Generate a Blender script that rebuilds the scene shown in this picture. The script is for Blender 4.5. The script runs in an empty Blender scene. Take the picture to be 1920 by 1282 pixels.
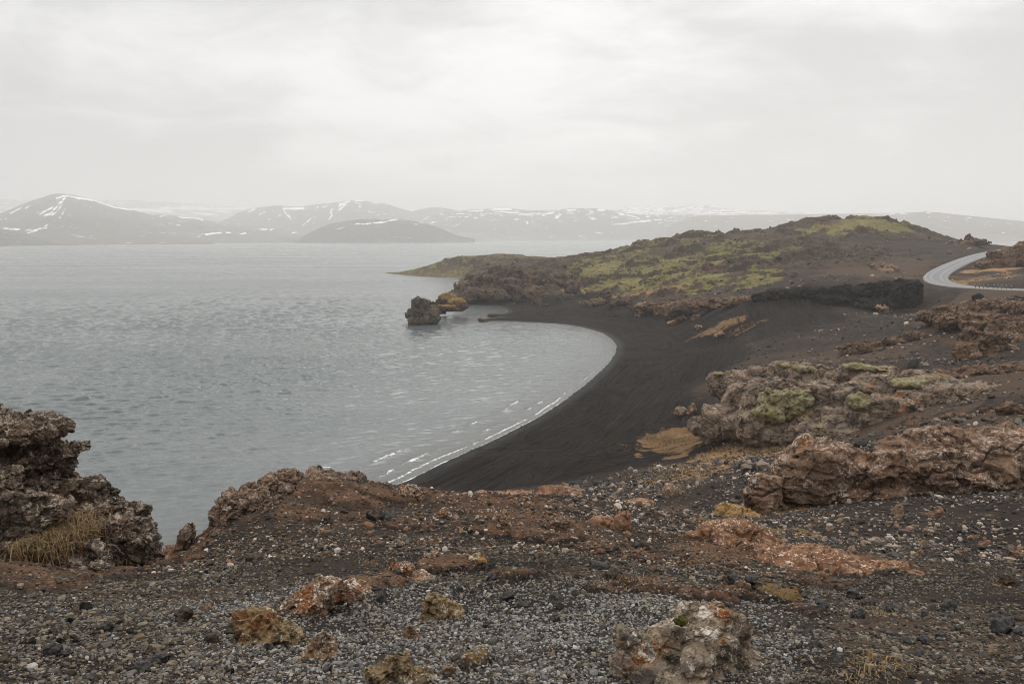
import bpy, bmesh, math, random
import numpy as np
from math import radians, sin, cos, tan, atan, atan2, pi, hypot, log, exp
from mathutils import Vector, Matrix

S = bpy.context.scene
COL = S.collection

# ------------------------------------------------------------------ camera, sky, sun, exposure
H = 26.0                       # eye height above the lake
F = 1493.0                     # focal length in photo pixels (28 mm on full frame, photo 1920 x 1282)
CX, CY = 960.0, 641.0
HORIZON = 442.0
PITCH = atan((CY - HORIZON) / F)
cam_d = bpy.data.cameras.new('camera')
cam = bpy.data.objects.new('camera', cam_d)
COL.objects.link(cam)
cam.location = (0, 0, H)
cam.rotation_euler = (pi / 2 - PITCH, 0, 0)
cam_d.sensor_width = 36.0
cam_d.lens = 36.0 * F / 1920.0
cam_d.clip_start = 0.05
cam_d.clip_end = 40000
S.camera = cam

S.view_settings.view_transform = 'Standard'
S.view_settings.look = 'None'
S.view_settings.gamma = 1
S.view_settings.exposure = 0.20
S.cycles.use_denoising = True
S.cycles.max_bounces = 6
S.cycles.volume_bounces = 1
S.cycles.use_adaptive_sampling = True
S.cycles.filter_width = 0.9
S.cycles.adaptive_threshold = 0.006

SUN_EL, SUN_AZ = radians(48), radians(8)      # behind thick cloud, ahead of the camera and a little to the right
W = bpy.data.worlds.new('World')
S.world = W
W.use_nodes = True


class NT:
    """tiny helper to write node trees"""
    def __init__(s, tree, clear=True):
        s.t = tree
        if clear:
            tree.nodes.clear()

    def n(s, kind, ins=None, **kw):
        nd = s.t.nodes.new(kind)
        for k, v in kw.items():
            setattr(nd, k, v)
        for k, v in (ins or {}).items():
            sock = nd.inputs[k]
            if isinstance(v, bpy.types.NodeSocket):
                s.t.links.new(v, sock)
            elif isinstance(v, bpy.types.Node):
                s.t.links.new(v.outputs[0], sock)
            else:
                if sock.type == 'RGBA' and not hasattr(v, '__len__'):
                    v = (v, v, v, 1)
                elif sock.type == 'RGBA' and len(v) == 3:
                    v = (*v, 1)
                sock.default_value = v
        return nd

    def math(s, op, a, b=0.0, c=None, clamp=False):
        d = {0: a, 1: b}
        if c is not None:
            d[2] = c
        return s.n('ShaderNodeMath', d, operation=op, use_clamp=clamp).outputs[0]

    def mix(s, f, a, b, mode='MIX'):
        nd = s.n('ShaderNodeMix', data_type='RGBA', blend_type=mode)
        for i, v in ((0, f), (6, a), (7, b)):
            sock = nd.inputs[i]
            if isinstance(v, bpy.types.NodeSocket):
                s.t.links.new(v, sock)
            else:
                if i and len(v) == 3:
                    v = (*v, 1)
                sock.default_value = v
        return nd.outputs[2]

    def noise(s, vec, scale, detail=4, rough=0.55, dist=0.0, w=None):
        d = {'Scale': scale, 'Detail': detail, 'Roughness': rough, 'Distortion': dist}
        if vec is not None:
            d['Vector'] = vec
        if w is not None:
            nd = s.n('ShaderNodeTexNoise', {}, noise_dimensions='4D')
            d['W'] = w
            for k, v in d.items():
                if isinstance(v, bpy.types.NodeSocket):
                    s.t.links.new(v, nd.inputs[k])
                else:
                    nd.inputs[k].default_value = v
            return nd.outputs[0]
        return s.n('ShaderNodeTexNoise', d).outputs[0]

    def voro(s, vec, scale, feature='F1', rnd=1.0, out=0):
        return s.n('ShaderNodeTexVoronoi', {'Vector': vec, 'Scale': scale, 'Randomness': rnd}, feature=feature).outputs[out]

    def ramp(s, f, lo, hi, a=0.0, b=1.0, smooth=True):
        return s.n('ShaderNodeMapRange', {0: f, 1: lo, 2: hi, 3: a, 4: b},
                   interpolation_type='SMOOTHSTEP' if smooth else 'LINEAR').outputs[0]

    def mapv(s, vec, scale=(1, 1, 1), rot=(0, 0, 0), loc=(0, 0, 0)):
        return s.n('ShaderNodeMapping', {0: vec, 1: loc, 2: rot, 3: scale}).outputs[0]


nt = NT(W.node_tree)
out = nt.n('ShaderNodeOutputWorld')
sky = nt.n('ShaderNodeTexSky', sky_type='NISHITA', sun_disc=False, sun_elevation=SUN_EL, sun_rotation=SUN_AZ)
# the cloud deck: soft billows on a layer overhead, seen by direction
tc = nt.n('ShaderNodeTexCoord').outputs['Generated']
sep = nt.n('ShaderNodeSeparateXYZ', {0: tc})
zz = nt.math('MAXIMUM', nt.math('ADD', sep.outputs[2], 0.26), 0.05)
cxy = nt.n('ShaderNodeCombineXYZ', {0: nt.math('DIVIDE', sep.outputs[0], zz), 1: nt.math('DIVIDE', sep.outputs[1], zz), 2: 0.0}).outputs[0]
c1 = nt.noise(nt.mapv(cxy, (0.7, 0.7, 1), (0, 0, 0.5), (1.7, 4.3, 0)), 1.0, 5, 0.5, 0.5)
c2 = nt.noise(nt.mapv(cxy, (1.0, 1.3, 1), (0, 0, -0.3), (7.7, 2.3, 0)), 2.3, 6, 0.55, 0.5)
cl = nt.math('ADD', nt.math('MULTIPLY', c1, 0.62), nt.math('MULTIPLY', c2, 0.38))
# thin spot in the deck round the hidden sun
sunv = (cos(SUN_EL) * sin(SUN_AZ), cos(SUN_EL) * cos(SUN_AZ), sin(SUN_EL))
dot = nt.n('ShaderNodeVectorMath', {0: tc, 1: sunv}, operation='DOT_PRODUCT').outputs['Value']
glow = nt.ramp(dot, 0.45, 1.0, 0.0, 0.10)
br = nt.math('ADD', nt.ramp(cl, 0.40, 0.60, 0.36, 0.77), glow)
ground_dark = nt.ramp(sep.outputs[2], -0.05, 0.0, 0.25, 1.0)
br = nt.math('MULTIPLY', br, ground_dark)
br = nt.math('MULTIPLY', br, nt.ramp(sep.outputs[2], .24, .75, 1.0, 2.9))      # an overcast sky is brightest overhead
cloud = nt.n('ShaderNodeVectorMath', {0: (1.0, 0.995, 0.988), 3: br}, operation='SCALE').outputs[0]
skyc = nt.n('ShaderNodeHueSaturation', {'Saturation': 0.25, 'Value': 0.11, 'Color': sky.outputs[0]}).outputs[0]
bg = nt.n('ShaderNodeBackground', {0: nt.mix(0.92, skyc, cloud), 1: 1.0})
nt.t.links.new(bg.outputs[0], out.inputs[0])

sl = bpy.data.lights.new('sun', 'SUN')
sl.energy = 1.0
sl.angle = radians(25)
sl.color = (1.0, 0.96, 0.9)
sun = bpy.data.objects.new('sun', sl)
COL.objects.link(sun)
sun.rotation_euler = Vector(sunv).to_track_quat('Z', 'Y').to_euler()

# ------------------------------------------------------------------ pixels and rays
CP, SP = cos(PITCH), sin(PITCH)


def ray(px, py):
    xc, yc = (px - CX) / F, (CY - py) / F
    dx, dy, dz = xc, CP + yc * SP, -SP + yc * CP
    h = np.hypot(dx, dy)
    return np.arctan2(dx, dy), -dz / h


def P(px, py, r):
    a, t = ray(px, py)
    return np.array([r * np.sin(a), r * np.cos(a), H - t * r])


def PZ(px, py, z=0.0):
    a, t = ray(px, py)
    return P(px, py, (H - z) / t)


def proj(p):
    p = np.asarray(p, float)
    x, y, z = p[..., 0], p[..., 1], p[..., 2] - H
    f = np.maximum(y * CP - z * SP, 1e-3)
    u = y * SP + z * CP
    return CX + F * x / f, CY - F * u / f


# ------------------------------------------------------------------ numpy noise
def _hash(ix, iy, iz, seed):
    h = (ix.astype(np.uint32) * np.uint32(374761393) + iy.astype(np.uint32) * np.uint32(668265263)
         + iz.astype(np.uint32) * np.uint32(2147483647) + np.uint32((seed * 974634777) & 0xFFFFFFFF))
    h = (h ^ (h >> np.uint32(13))) * np.uint32(1274126177)
    h = (h ^ (h >> np.uint32(16))) * np.uint32(2246822519)
    return h ^ (h >> np.uint32(15))


_G = np.random.RandomState(5).normal(size=(256, 3)).astype(np.float32)
_G /= np.linalg.norm(_G, axis=1)[:, None]


def perlin(p, seed=0):
    """gradient noise, p (N,2) or (N,3) -> about -1..1"""
    p = np.asarray(p, np.float32)
    dim = p.shape[1]
    out = np.empty(len(p), np.float32)
    for s in range(0, len(p), 400000):
        q = p[s:s + 400000]
        fl = np.floor(q)
        i = fl.astype(np.int64)
        f = q - fl
        w = f * f * f * (f * (f * 6 - 15) + 10)
        acc = 0
        for dz in ((0, 1) if dim == 3 else (0,)):
            for dy in (0, 1):
                for dx in (0, 1):
                    g = _G[_hash(i[:, 0] + dx, i[:, 1] + dy, i[:, 2] + dz if dim == 3 else np.zeros_like(i[:, 0]), seed) & np.uint32(255)]
                    d = g[:, 0] * (f[:, 0] - dx) + g[:, 1] * (f[:, 1] - dy)
                    ww = (w[:, 0] if dx else 1 - w[:, 0]) * (w[:, 1] if dy else 1 - w[:, 1])
                    if dim == 3:
                        d = d + g[:, 2] * (f[:, 2] - dz)
                        ww = ww * (w[:, 2] if dz else 1 - w[:, 2])
                    acc = acc + d * ww
        out[s:s + 400000] = acc * 1.5
    return out


def fbm(p, oct=5, seed=0, gain=0.5, lac=2.03, ridged=False):
    p = np.asarray(p, np.float32)
    a, tot, norm = 1.0, 0, 0
    for k in range(oct):
        v = perlin(p, seed + k * 17)
        if ridged:
            v = 1 - 2 * np.abs(v)
        tot = tot + a * v
        norm += a
        a *= gain
        p = p * lac + 3.7
    return tot / norm


def worley(p, seed=0):
    """3D cell noise: F1 distance, F2 distance and a random value of the nearest cell"""
    p = np.asarray(p, np.float32)
    n = len(p)
    F1, F2, ID = np.empty(n, np.float32), np.empty(n, np.float32), np.empty(n, np.float32)
    for s in range(0, n, 200000):
        q = p[s:s + 200000]
        i = np.floor(q).astype(np.int64)
        f1 = np.full(len(q), 9, np.float32)
        f2 = f1.copy()
        idv = f1.copy()
        for dx in (-1, 0, 1):
            for dy in (-1, 0, 1):
                for dz in (-1, 0, 1):
                    h = _hash(i[:, 0] + dx, i[:, 1] + dy, i[:, 2] + dz, seed)
                    r = np.stack([(h & np.uint32(1023)), ((h >> np.uint32(10)) & np.uint32(1023)), ((h >> np.uint32(20)) & np.uint32(1023))], 1).astype(np.float32) / 1023
                    c = i + np.array([dx, dy, dz]) + r
                    d = np.sqrt(((q - c) ** 2).sum(1))
                    near = d < f1
                    f2 = np.where(near, f1, np.minimum(f2, d))
                    idv = np.where(near, r[:, 0], idv)
                    f1 = np.where(near, d, f1)
        F1[s:s + 200000], F2[s:s + 200000], ID[s:s + 200000] = f1, f2, idv
    return F1, F2, ID


def facets(p, seed=0):
    """chipped planes: inside each cell the height tilts along a direction of its own"""
    p = np.asarray(p, np.float32)
    out = np.empty(len(p), np.float32)
    for s in range(0, len(p), 200000):
        q = p[s:s + 200000]
        i = np.floor(q).astype(np.int64)
        f1 = np.full(len(q), 9, np.float32)
        val = f1.copy()
        for dx in (-1, 0, 1):
            for dy in (-1, 0, 1):
                for dz in (-1, 0, 1):
                    h = _hash(i[:, 0] + dx, i[:, 1] + dy, i[:, 2] + dz, seed)
                    r = np.stack([(h & np.uint32(1023)), ((h >> np.uint32(10)) & np.uint32(1023)), ((h >> np.uint32(20)) & np.uint32(1023))], 1).astype(np.float32) / 1023
                    e = q - (i + np.array([dx, dy, dz]) + r)
                    d = (e ** 2).sum(1)
                    near = d < f1
                    g = _G[(h >> np.uint32(7)) & np.uint32(255)]
                    val = np.where(near, (e * g).sum(1) + .35 * (r[:, 1] - .5), val)
                    f1 = np.where(near, d, f1)
        out[s:s + 200000] = val
    return out


def sstep(x, a, b):
    t = np.clip((x - a) / (b - a), 0, 1)
    return t * t * (3 - 2 * t)


# ------------------------------------------------------------------ objects
def tag(o, label=None, cat=None, group=None, kind=None):
    for k, v in (('label', label), ('category', cat), ('group', group), ('kind', kind)):
        if v:
            o[k] = v
    return o


def link(name, me, mat=None, parent=None, loc=None):
    o = bpy.data.objects.new(name, me)
    COL.objects.link(o)
    if mat is not None and me is not None:
        for m in (mat if isinstance(mat, (list, tuple)) else [mat]):
            me.materials.append(m)
    if parent is not None:
        o.parent = parent
    if loc is not None:
        o.location = loc
    return o


def np_mesh(name, co, faces, smooth=True, attrs=None):
    """mesh from numpy arrays; faces (n,3) or (n,4)"""
    me = bpy.data.meshes.new(name)
    co = np.asarray(co, np.float32)
    faces = np.asarray(faces, np.int32)
    k = faces.shape[1]
    me.vertices.add(len(co))
    me.vertices.foreach_set('co', co.ravel())
    me.loops.add(faces.size)
    me.loops.foreach_set('vertex_index', faces.ravel())
    me.polygons.add(len(faces))
    me.polygons.foreach_set('loop_start', np.arange(0, faces.size, k, dtype=np.int32))
    me.polygons.foreach_set('loop_total', np.full(len(faces), k, np.int32))
    me.polygons.foreach_set('use_smooth', np.full(len(faces), bool(smooth)))
    for an, v in (attrs or {}).items():
        set_attr(me, an, v)
    me.update(calc_edges=True)
    return me


def set_attr(me, an, v):
    v = np.asarray(v, np.float32)
    if v.ndim == 1:
        me.attributes.new(an, 'FLOAT', 'POINT').data.foreach_set('value', v)
    else:
        if v.shape[1] == 3:
            v = np.concatenate([v, np.ones((len(v), 1), np.float32)], 1)
        me.attributes.new(an, 'FLOAT_COLOR', 'POINT').data.foreach_set('color', v.ravel())


def grid_faces(nr, nc):
    i = np.arange((nr - 1) * (nc - 1))
    r, c = i // (nc - 1), i % (nc - 1)
    a = r * nc + c
    return np.stack([a, a + 1, a + nc + 1, a + nc], 1)


def compact(co, faces, attrs=None):
    used = np.zeros(len(co), bool)
    used[faces.ravel()] = True
    idx = np.cumsum(used) - 1
    return co[used], idx[faces], {k: v[used] for k, v in (attrs or {}).items()}


def material(name):
    m = bpy.data.materials.new(name)
    m.use_nodes = True
    return m, NT(m.node_tree)


def finish(t, color, rough=0.85, bump=None, bump_d=0.02, strength=1.0, spec=0.3, **kw):
    o = t.n('ShaderNodeOutputMaterial')
    b = t.n('ShaderNodeBsdfPrincipled', {'Base Color': color, 'Roughness': rough, 'Specular IOR Level': spec, **kw})
    if bump is not None:
        bn = t.n('ShaderNodeBump', {'Height': bump, 'Distance': bump_d, 'Strength': strength})
        t.t.links.new(bn.outputs[0], b.inputs['Normal'])
    t.t.links.new(b.outputs[0], o.inputs[0])
    return b


def attr(t, name, out='Fac'):
    return t.n('ShaderNodeAttribute', attribute_name=name).outputs[out]


def rgb(r, g, b):
    """sRGB 0-255 to linear"""
    f = lambda c: c / 12.92 if c <= 0.04045 else ((c + 0.055) / 1.055) ** 2.4
    return (f(r / 255), f(g / 255), f(b / 255))

# ------------------------------------------------------------------ lie of the land
# control points of the land surface: photo pixel and horizontal distance from the eye
CPTS = [
    # foreground knoll
    (-500, 1282, 2.9), (0, 1282, 3.0), (400, 1282, 2.9), (960, 1282, 2.85), (1300, 1282, 2.85), (1600, 1282, 2.95), (1920, 1282, 3.2), (2400, 1282, 3.2),
    (0, 1200, 4.1), (300, 1180, 4.3), (650, 1180, 3.9), (960, 1200, 3.6), (1250, 1190, 3.75), (1600, 1180, 4.5), (1900, 1180, 5.0),
    (0, 1120, 6.2), (330, 1120, 6.0), (650, 1110, 5.2), (960, 1130, 4.7), (1250, 1120, 5.1), (1600, 1115, 7.0), (1900, 1100, 8.2), (2300, 1110, 8),
    (300, 1066, 9.4), (340, 1060, 10.3), (450, 1050, 7.9), (150, 1090, 7.4), (600, 1040, 7.2), (800, 1050, 6.6), (960, 1060, 6.3), (1200, 1060, 7.0), (1450, 1075, 8.8), (1700, 1092, 8.6),
    (0, 1060, 7.6), (-200, 1050, 8), (-500, 1050, 8),
    (520, 960, 9.8), (540, 908, 11.2), (640, 905, 12.2), (620, 960, 10.0), (450, 940, 11.0), (430, 990, 9.8),
    (700, 1000, 8.6), (720, 925, 12.6), (800, 1000, 8.6), (800, 935, 13.0), (960, 1000, 8.7), (960, 960, 11.0), (960, 932, 13.6), (880, 932, 13.4), (1060, 926, 14.6),
    (1100, 1000, 9.4), (1100, 960, 12.0), (1180, 945, 15.0), (1200, 985, 12.0), (1230, 1020, 9.6),
    # hidden drop behind the crest
    (520, 1010, 13.5), (560, 1000, 15), (640, 980, 16.5), (720, 985, 17), (800, 990, 17.5), (960, 985, 18.5), (1060, 975, 19), (430, 1100, 13), (340, 1120, 13), (300, 1120, 12.5),
    (1000, 965, 30), (800, 985, 30), (600, 1030, 28), (400, 1100, 24), (900, 945, 50), (700, 970, 50), (500, 1040, 40),
    # left, hidden behind the crag
    (0, 1090, 12), (-300, 1090, 12), (150, 1110, 12.5), (0, 1140, 20), (-300, 1140, 20), (-300, 1100, 40), (100, 1110, 30),
    # gully and slope on the right
    (1500, 1020, 12.0), (1420, 1005, 13.0), (1620, 1045, 10.8), (1740, 1070, 10.2),
    (1330, 985, 16), (1300, 965, 20), (1400, 985, 19), (1500, 985, 19.5), (1620, 1000, 17.5), (1750, 1010, 16.5), (1900, 1040, 13), (2300, 1050, 13),
    (1620, 950, 23), (1750, 945, 22.5), (1900, 940, 21.0), (1900, 985, 16.8), (2300, 960, 21),
    (1360, 972, 23), (1470, 958, 24.5), (1580, 932, 26.0), (1700, 918, 26.5), (1800, 912, 26.5), (1920, 897, 27.5), (2300, 900, 27),
    (1480, 880, 33), (1560, 868, 31.5), (1700, 850, 32), (1800, 835, 32.5), (1920, 825, 33), (2300, 820, 34),
    (1330, 950, 30), (1250, 940, 33), (1230, 905, 48), (1300, 905, 45), (1400, 890, 42), (1180, 900, 60), (1500, 850, 48), (1650, 830, 43), (1800, 805, 42), (1920, 800, 42),
    (1200, 880, 74), (1300, 870, 66), (1400, 862, 60),
    (1230, 832, 92), (1310, 838, 84), (1560, 850, 66), (1700, 810, 60), (1800, 785, 57), (1920, 770, 56), (2300, 760, 58),
    # mossy outcrop footing and the ground behind it
    (1290, 800, 98), (1350, 818, 86), (1450, 840, 77), (1560, 840, 71), (1640, 802, 73), (1720, 775, 73), (1790, 756, 75), (1850, 742, 75), (1920, 725, 76),
    (1400, 700, 116), (1500, 695, 106), (1600, 700, 98), (1700, 705, 92), (1780, 703, 90), (1900, 700, 86), (2300, 690, 86), (1480, 760, 92), (1600, 745, 86), (1700, 735, 82),
    (1420, 672, 138), (1550, 668, 130), (1650, 665, 120), (1760, 682, 103), (1900, 690, 92),
    (1500, 640, 152), (1600, 632, 148), (1700, 640, 132), (1780, 655, 116), (1900, 660, 104),
    (1640, 610, 162), (1720, 602, 158), (1780, 590, 146), (1900, 580, 132), (1900, 620, 120), (1800, 570, 152), (1920, 564, 150), (2300, 560, 150),
    # scarp and sand slope
    (1400, 625, 172), (1460, 612, 174), (1560, 605, 176), (1480, 585, 186), (1560, 588, 184), (1640, 592, 182), (1700, 592, 180), (1480, 572, 193), (1540, 574, 193), (1600, 578, 193), (1660, 586, 192.5), (1710, 586, 192), (1440, 575, 192),
    (1450, 545, 202), (1500, 540, 202), (1560, 538, 203), (1640, 534, 204), (1710, 532, 205), (1380, 568, 200), (1380, 600, 186), (1300, 600, 205), (1330, 578, 214), (1300, 568, 228),
    (1210, 592, 238), (1280, 606, 215), (1370, 630, 182), (1210, 575, 250), (1250, 569, 246),
    (1748, 580, 184), (1748, 560, 196), (1748, 545, 205), (1735, 532, 216),
    # land behind the scarp, the road
    (1500, 525, 232), (1600, 520, 240), (1680, 520, 240), (1735, 524, 232), (1770, 533, 222), (1840, 539, 206), (1920, 544, 190), (2300, 560, 170), (1830, 552, 186), (1900, 555, 172),
    (1790, 527, 232), (1760, 508, 258), (1800, 492, 288), (1830, 481, 318), (1870, 471, 362), (1900, 467, 395), (1850, 508, 246), (1900, 508, 246), (1850, 525, 226), (1900, 530, 214), (1880, 490, 290), (1920, 478, 330), (2300, 480, 330),
    (1900, 500, 262),
    (1720, 505, 270), (1680, 490, 300), (1740, 480, 320), (1800, 470, 350), (1850, 462, 385),
    (1770, 457, 385), (1830, 457, 395), (1730, 456, 372), (1880, 463, 405), (1930, 462, 410), (2300, 460, 410),
    # headland
    (1100, 575, 262), (1100, 560, 285), (1180, 556, 278), (1250, 553, 266), (1330, 550, 256), (1420, 540, 240), (1450, 530, 246),
    (1130, 530, 325), (1200, 520, 322), (1280, 520, 300), (1360, 518, 285), (1440, 510, 285),
    (1150, 500, 365), (1230, 492, 362), (1310, 485, 350), (1390, 480, 340), (1450, 485, 320), (1540, 485, 310), (1620, 490, 302),
    (1180, 468, 412), (1240, 455, 410), (1290, 446, 412), (1340, 441, 412), (1400, 440, 408), (1460, 438, 412),
    (1090, 489, 435), (1040, 489, 455), (1120, 487, 425), (1000, 487, 470), (960, 481, 480), (900, 475, 492), (860, 476.5, 500), (820, 482, 508), (780, 492, 518), (745, 505, 530),
    (1060, 500, 400), (1000, 505, 390), (1050, 520, 345), (1050, 545, 305), (1000, 535, 330), (1050, 560, 280), (980, 555, 292),
    (1476, 438, 416), (1496, 430, 428), (1515, 420, 432), (1535, 413, 436), (1565, 408.5, 438), (1610, 412, 438), (1650, 413, 438), (1685, 418, 434), (1706, 428, 430), (1722, 439, 424), (1740, 452, 405),
    (1520, 450, 392), (1600, 452, 385), (1680, 455, 378), (1480, 462, 360), (1600, 468, 345), (1700, 470, 345), (1560, 430, 412), (1640, 430, 412),
    # far side of the headland falls to the lake again
    (1180, 478, 470), (1340, 460, 490), (1460, 458, 490), (1560, 440, 510), (1650, 440, 510), (1740, 465, 470), (1850, 470, 470), (2300, 470, 480), (960, 488, 540), (860, 492, 550), (1060, 490, 520),
    (1180, 480, 560), (1400, 478, 580), (1600, 472, 600), (1850, 478, 570), (2300, 480, 570),
]
CZ = [  # beach: photo pixel and height over the lake
    (760, 925, 0.7), (860, 900, 1.6), (1000, 840, 1.0), (980, 890, 2.3), (1100, 890, 3.4), (1060, 790, 0.9), (1120, 830, 2.6), (1160, 760, 1.7), (1220, 800, 2.9),
    (1180, 690, 1.0), (1250, 730, 2.3), (1330, 700, 3.2), (1200, 640, 1.3), (1280, 660, 2.3), (1360, 650, 3.0), (1160, 605, 1.1), (1230, 610, 1.8), (1100, 590, 1.2), (1040, 592, 0.8), (1000, 580, 1.0), (960, 575, 0.7),
]


def t_base(v):
    return 1.6 / np.exp(v) + 0.15


_U, _V, _T = [], [], []
for (px, py, r) in CPTS:
    a, t = ray(px, py)
    _U.append(a); _V.append(log(r)); _T.append(t - t_base(log(r)))
for (px, py, z) in CZ:
    a, t = ray(px, py)
    r = (H - z) / t
    _U.append(a); _V.append(log(r)); _T.append(t - t_base(log(r)))
for a in (-1.0, -0.5, 0.0, 0.5, 1.0):
    for r in (0.4, 1.0):
        _U.append(a); _V.append(log(r)); _T.append(1.62 / r + 0.02 - t_base(log(r)))
_U, _V, _T = map(np.array, (_U, _V, _T))


def _phi(d2):
    return 0.5 * d2 * np.log(d2 + 1e-12)


def tps_fit():
    n = len(_U)
    A = np.zeros((n + 3, n + 3))
    A[:n, :n] = _phi((_U[:, None] - _U[None]) ** 2 + (_V[:, None] - _V[None]) ** 2) + np.eye(n) * 2e-5
    A[:n, n:] = np.stack([np.ones(n), _U, _V], 1)
    A[n:, :n] = A[:n, n:].T
    return np.linalg.solve(A, np.concatenate([_T, np.zeros(3)]))


_C = tps_fit()


def tps(u, v):
    out = np.empty(len(u))
    for s in range(0, len(u), 20000):
        uu, vv = u[s:s + 20000], v[s:s + 20000]
        out[s:s + 20000] = _phi((uu[:, None] - _U[None]) ** 2 + (vv[:, None] - _V[None]) ** 2) @ _C[:-3] + _C[-3] + _C[-2] * uu + _C[-1] * vv
    return out + t_base(v)


# shoreline of the land, as world points with the steepness of the bank there
def _shore():
    s = []
    def px(l, k):
        for q in l:
            p = PZ(*q, 0.0)
            s.append((p[0], p[1], k))
    s += [(-140, -140, .5), (-75, -20, .5), (-52, 18, .7), (-42, 36, .8)]
    px([(330, 1052), (440, 1020), (600, 962)], .35)
    px([(740, 912), (775, 897), (830, 869), (880, 846), (930, 824), (975, 801), (1010, 783), (1046, 760), (1080, 735), (1108, 713), (1130, 693), (1146, 676), (1156, 659),
        (1157, 648), (1149, 636), (1130, 624), (1110, 618), (1090, 613), (1065, 609), (1040, 606.5), (1010, 605), (980, 603.5), (950, 602), (925, 602)], .065)
    px([(905, 602.5), (893, 600), (900, 597.5), (925, 596), (940, 594.5), (925, 592.5), (915, 590.5), (945, 588.5), (955, 584), (948, 578), (930, 574), (900, 571.5), (880, 570)], .10)
    px([(868, 566), (858, 560), (850, 553), (851, 546), (858, 536), (862, 526)], .9)
    px([(866, 521), (830, 519.5), (790, 518), (752, 515), (728, 513), (722, 511.5)], .45)
    s += [(tuple(P(724, 500, 575)[:2]) + (.45,)), (tuple(P(800, 500, 600)[:2]) + (.4,)), (tuple(P(950, 500, 600)[:2]) + (.4,)), (tuple(P(1100, 500, 590)[:2]) + (.4,)), (tuple(P(1300, 480, 640)[:2]) + (.3,)), (tuple(P(1500, 480, 680)[:2]) + (.3,)),
          (tuple(P(1800, 480, 660)[:2]) + (.3,)), (tuple(P(2100, 480, 700)[:2]) + (.3,)), (700, 350, .3), (900, -200, .3), (500, -700, .3), (-300, -500, .3)]
    # roughen the rocky stretches a little by subdividing
    o = []
    n = len(s)
    for i in range(n):
        a, b = s[i], s[(i + 1) % n]
        o.append(a)
        L = hypot(b[0] - a[0], b[1] - a[1])
        if L > 6:
            m = min(int(L / 4), 12)
            for k in range(1, m):
                f = k / m
                j = (0.25 if a[2] < .08 else 1.0) * min(1, L / 30)
                o.append((a[0] + (b[0] - a[0]) * f + random.Random(i * 31 + k).uniform(-j, j), a[1] + (b[1] - a[1]) * f + random.Random(i * 57 + k).uniform(-j, j), a[2] + (b[2] - a[2]) * f))
    return np.array(o)


SHORE = _shore()


def shore_dist(x, y, want_s=False):
    """signed distance to the shoreline (land positive), bank steepness and length along the shore"""
    n = len(x)
    best = np.full(n, 1e12)
    slope = np.zeros(n)
    arc = np.zeros(n)
    inside = np.zeros(n, bool)
    A = SHORE
    B = np.roll(SHORE, -1, 0)
    L = np.hypot(*(B - A)[:, :2].T)
    C = np.concatenate([[0], np.cumsum(L)])
    for i in range(len(A)):
        ax, ay, ak = A[i]
        bx, by, bk = B[i]
        ex, ey = bx - ax, by - ay
        f = np.clip(((x - ax) * ex + (y - ay) * ey) / (ex * ex + ey * ey + 1e-9), 0, 1)
        d = (x - ax - f * ex) ** 2 + (y - ay - f * ey) ** 2
        m = d < best
        best = np.where(m, d, best)
        slope = np.where(m, ak + (bk - ak) * f, slope)
        if want_s:
            arc = np.where(m, C[i] + f * L[i], arc)
        c = (ay > y) != (by > y)
        inside ^= c & (x < (bx - ax) * (y - ay) / (by - ay + 1e-12) + ax)
    d = np.sqrt(best)
    return np.where(inside, d, -d), slope, arc


# ---- polar sheet of the ground
_az_in = np.linspace(-0.66, 0.66, 1150)
_az_l = -0.66 - np.cumsum(np.linspace(0.004, 0.12, 40))
_az_l = _az_l[_az_l > -pi]
_az = np.concatenate([[-pi], _az_l[::-1], _az_in, -_az_l, [pi]])
_v1 = np.linspace(log(0.3), log(2.2), 40, endpoint=False)
_v2 = np.linspace(log(2.2), log(30), 640, endpoint=False)
_v3 = np.concatenate([np.linspace(log(30), log(225), 560, endpoint=False), np.linspace(log(225), log(460), 640, endpoint=False), np.linspace(log(460), log(520), 60, endpoint=False)])
_v4 = np.linspace(log(520), log(760), 60, endpoint=False)
_v5 = np.linspace(log(760), log(16000), 60)
_v = np.concatenate([_v1, _v2, _v3, _v4, _v5])
NR, NC = len(_v), len(_az)


def _upsample(fn):
    """evaluate fn(u,v) on a coarse grid and bring it up to the sheet bilinearly"""
    cu = np.concatenate([_az[:1], np.linspace(-1.3, 1.3, 300), _az[-1:]])
    cv = _v[::4] if (NR - 1) % 4 == 0 else np.append(_v[::4], _v[-1])
    U, V = np.meshgrid(cu, cv)
    T = fn(U.ravel(), V.ravel()).reshape(U.shape)
    iu = np.clip(np.searchsorted(cu, _az) - 1, 0, len(cu) - 2)
    iv = np.clip(np.searchsorted(cv, _v) - 1, 0, len(cv) - 2)
    fu = ((_az - cu[iu]) / (cu[iu + 1] - cu[iu]))[None]
    fv = ((_v - cv[iv]) / (cv[iv + 1] - cv[iv]))[:, None]
    I, J = iv[:, None], iu[None]
    return (T[I, J] * (1 - fu) + T[I, J + 1] * fu) * (1 - fv) + (T[I + 1, J] * (1 - fu) + T[I + 1, J + 1] * fu) * fv


def _tfun(u, v):
    uc = np.clip(u, -0.75, 0.75)
    vc = np.minimum(v, log(620))
    t = tps(uc, vc)
    t = np.where(v > log(620), 26.0 / np.exp(v) - 0.004 * 0, t)
    w = sstep(np.abs(u), 1.0, 1.9)
    return t * (1 - w) + (1.62 / np.exp(v) + 0.02) * w


GT = _upsample(_tfun)
UU, VV = np.meshgrid(_az, _v)
RR = np.exp(VV)
GX, GY = RR * np.sin(UU), RR * np.cos(UU)
GZ = H - GT * RR
SD, SK, SA = [q.reshape(NR, NC) for q in shore_dist(GX.ravel(), GY.ravel(), True)]
XY = np.stack([GX.ravel(), GY.ravel()], 1)


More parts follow.
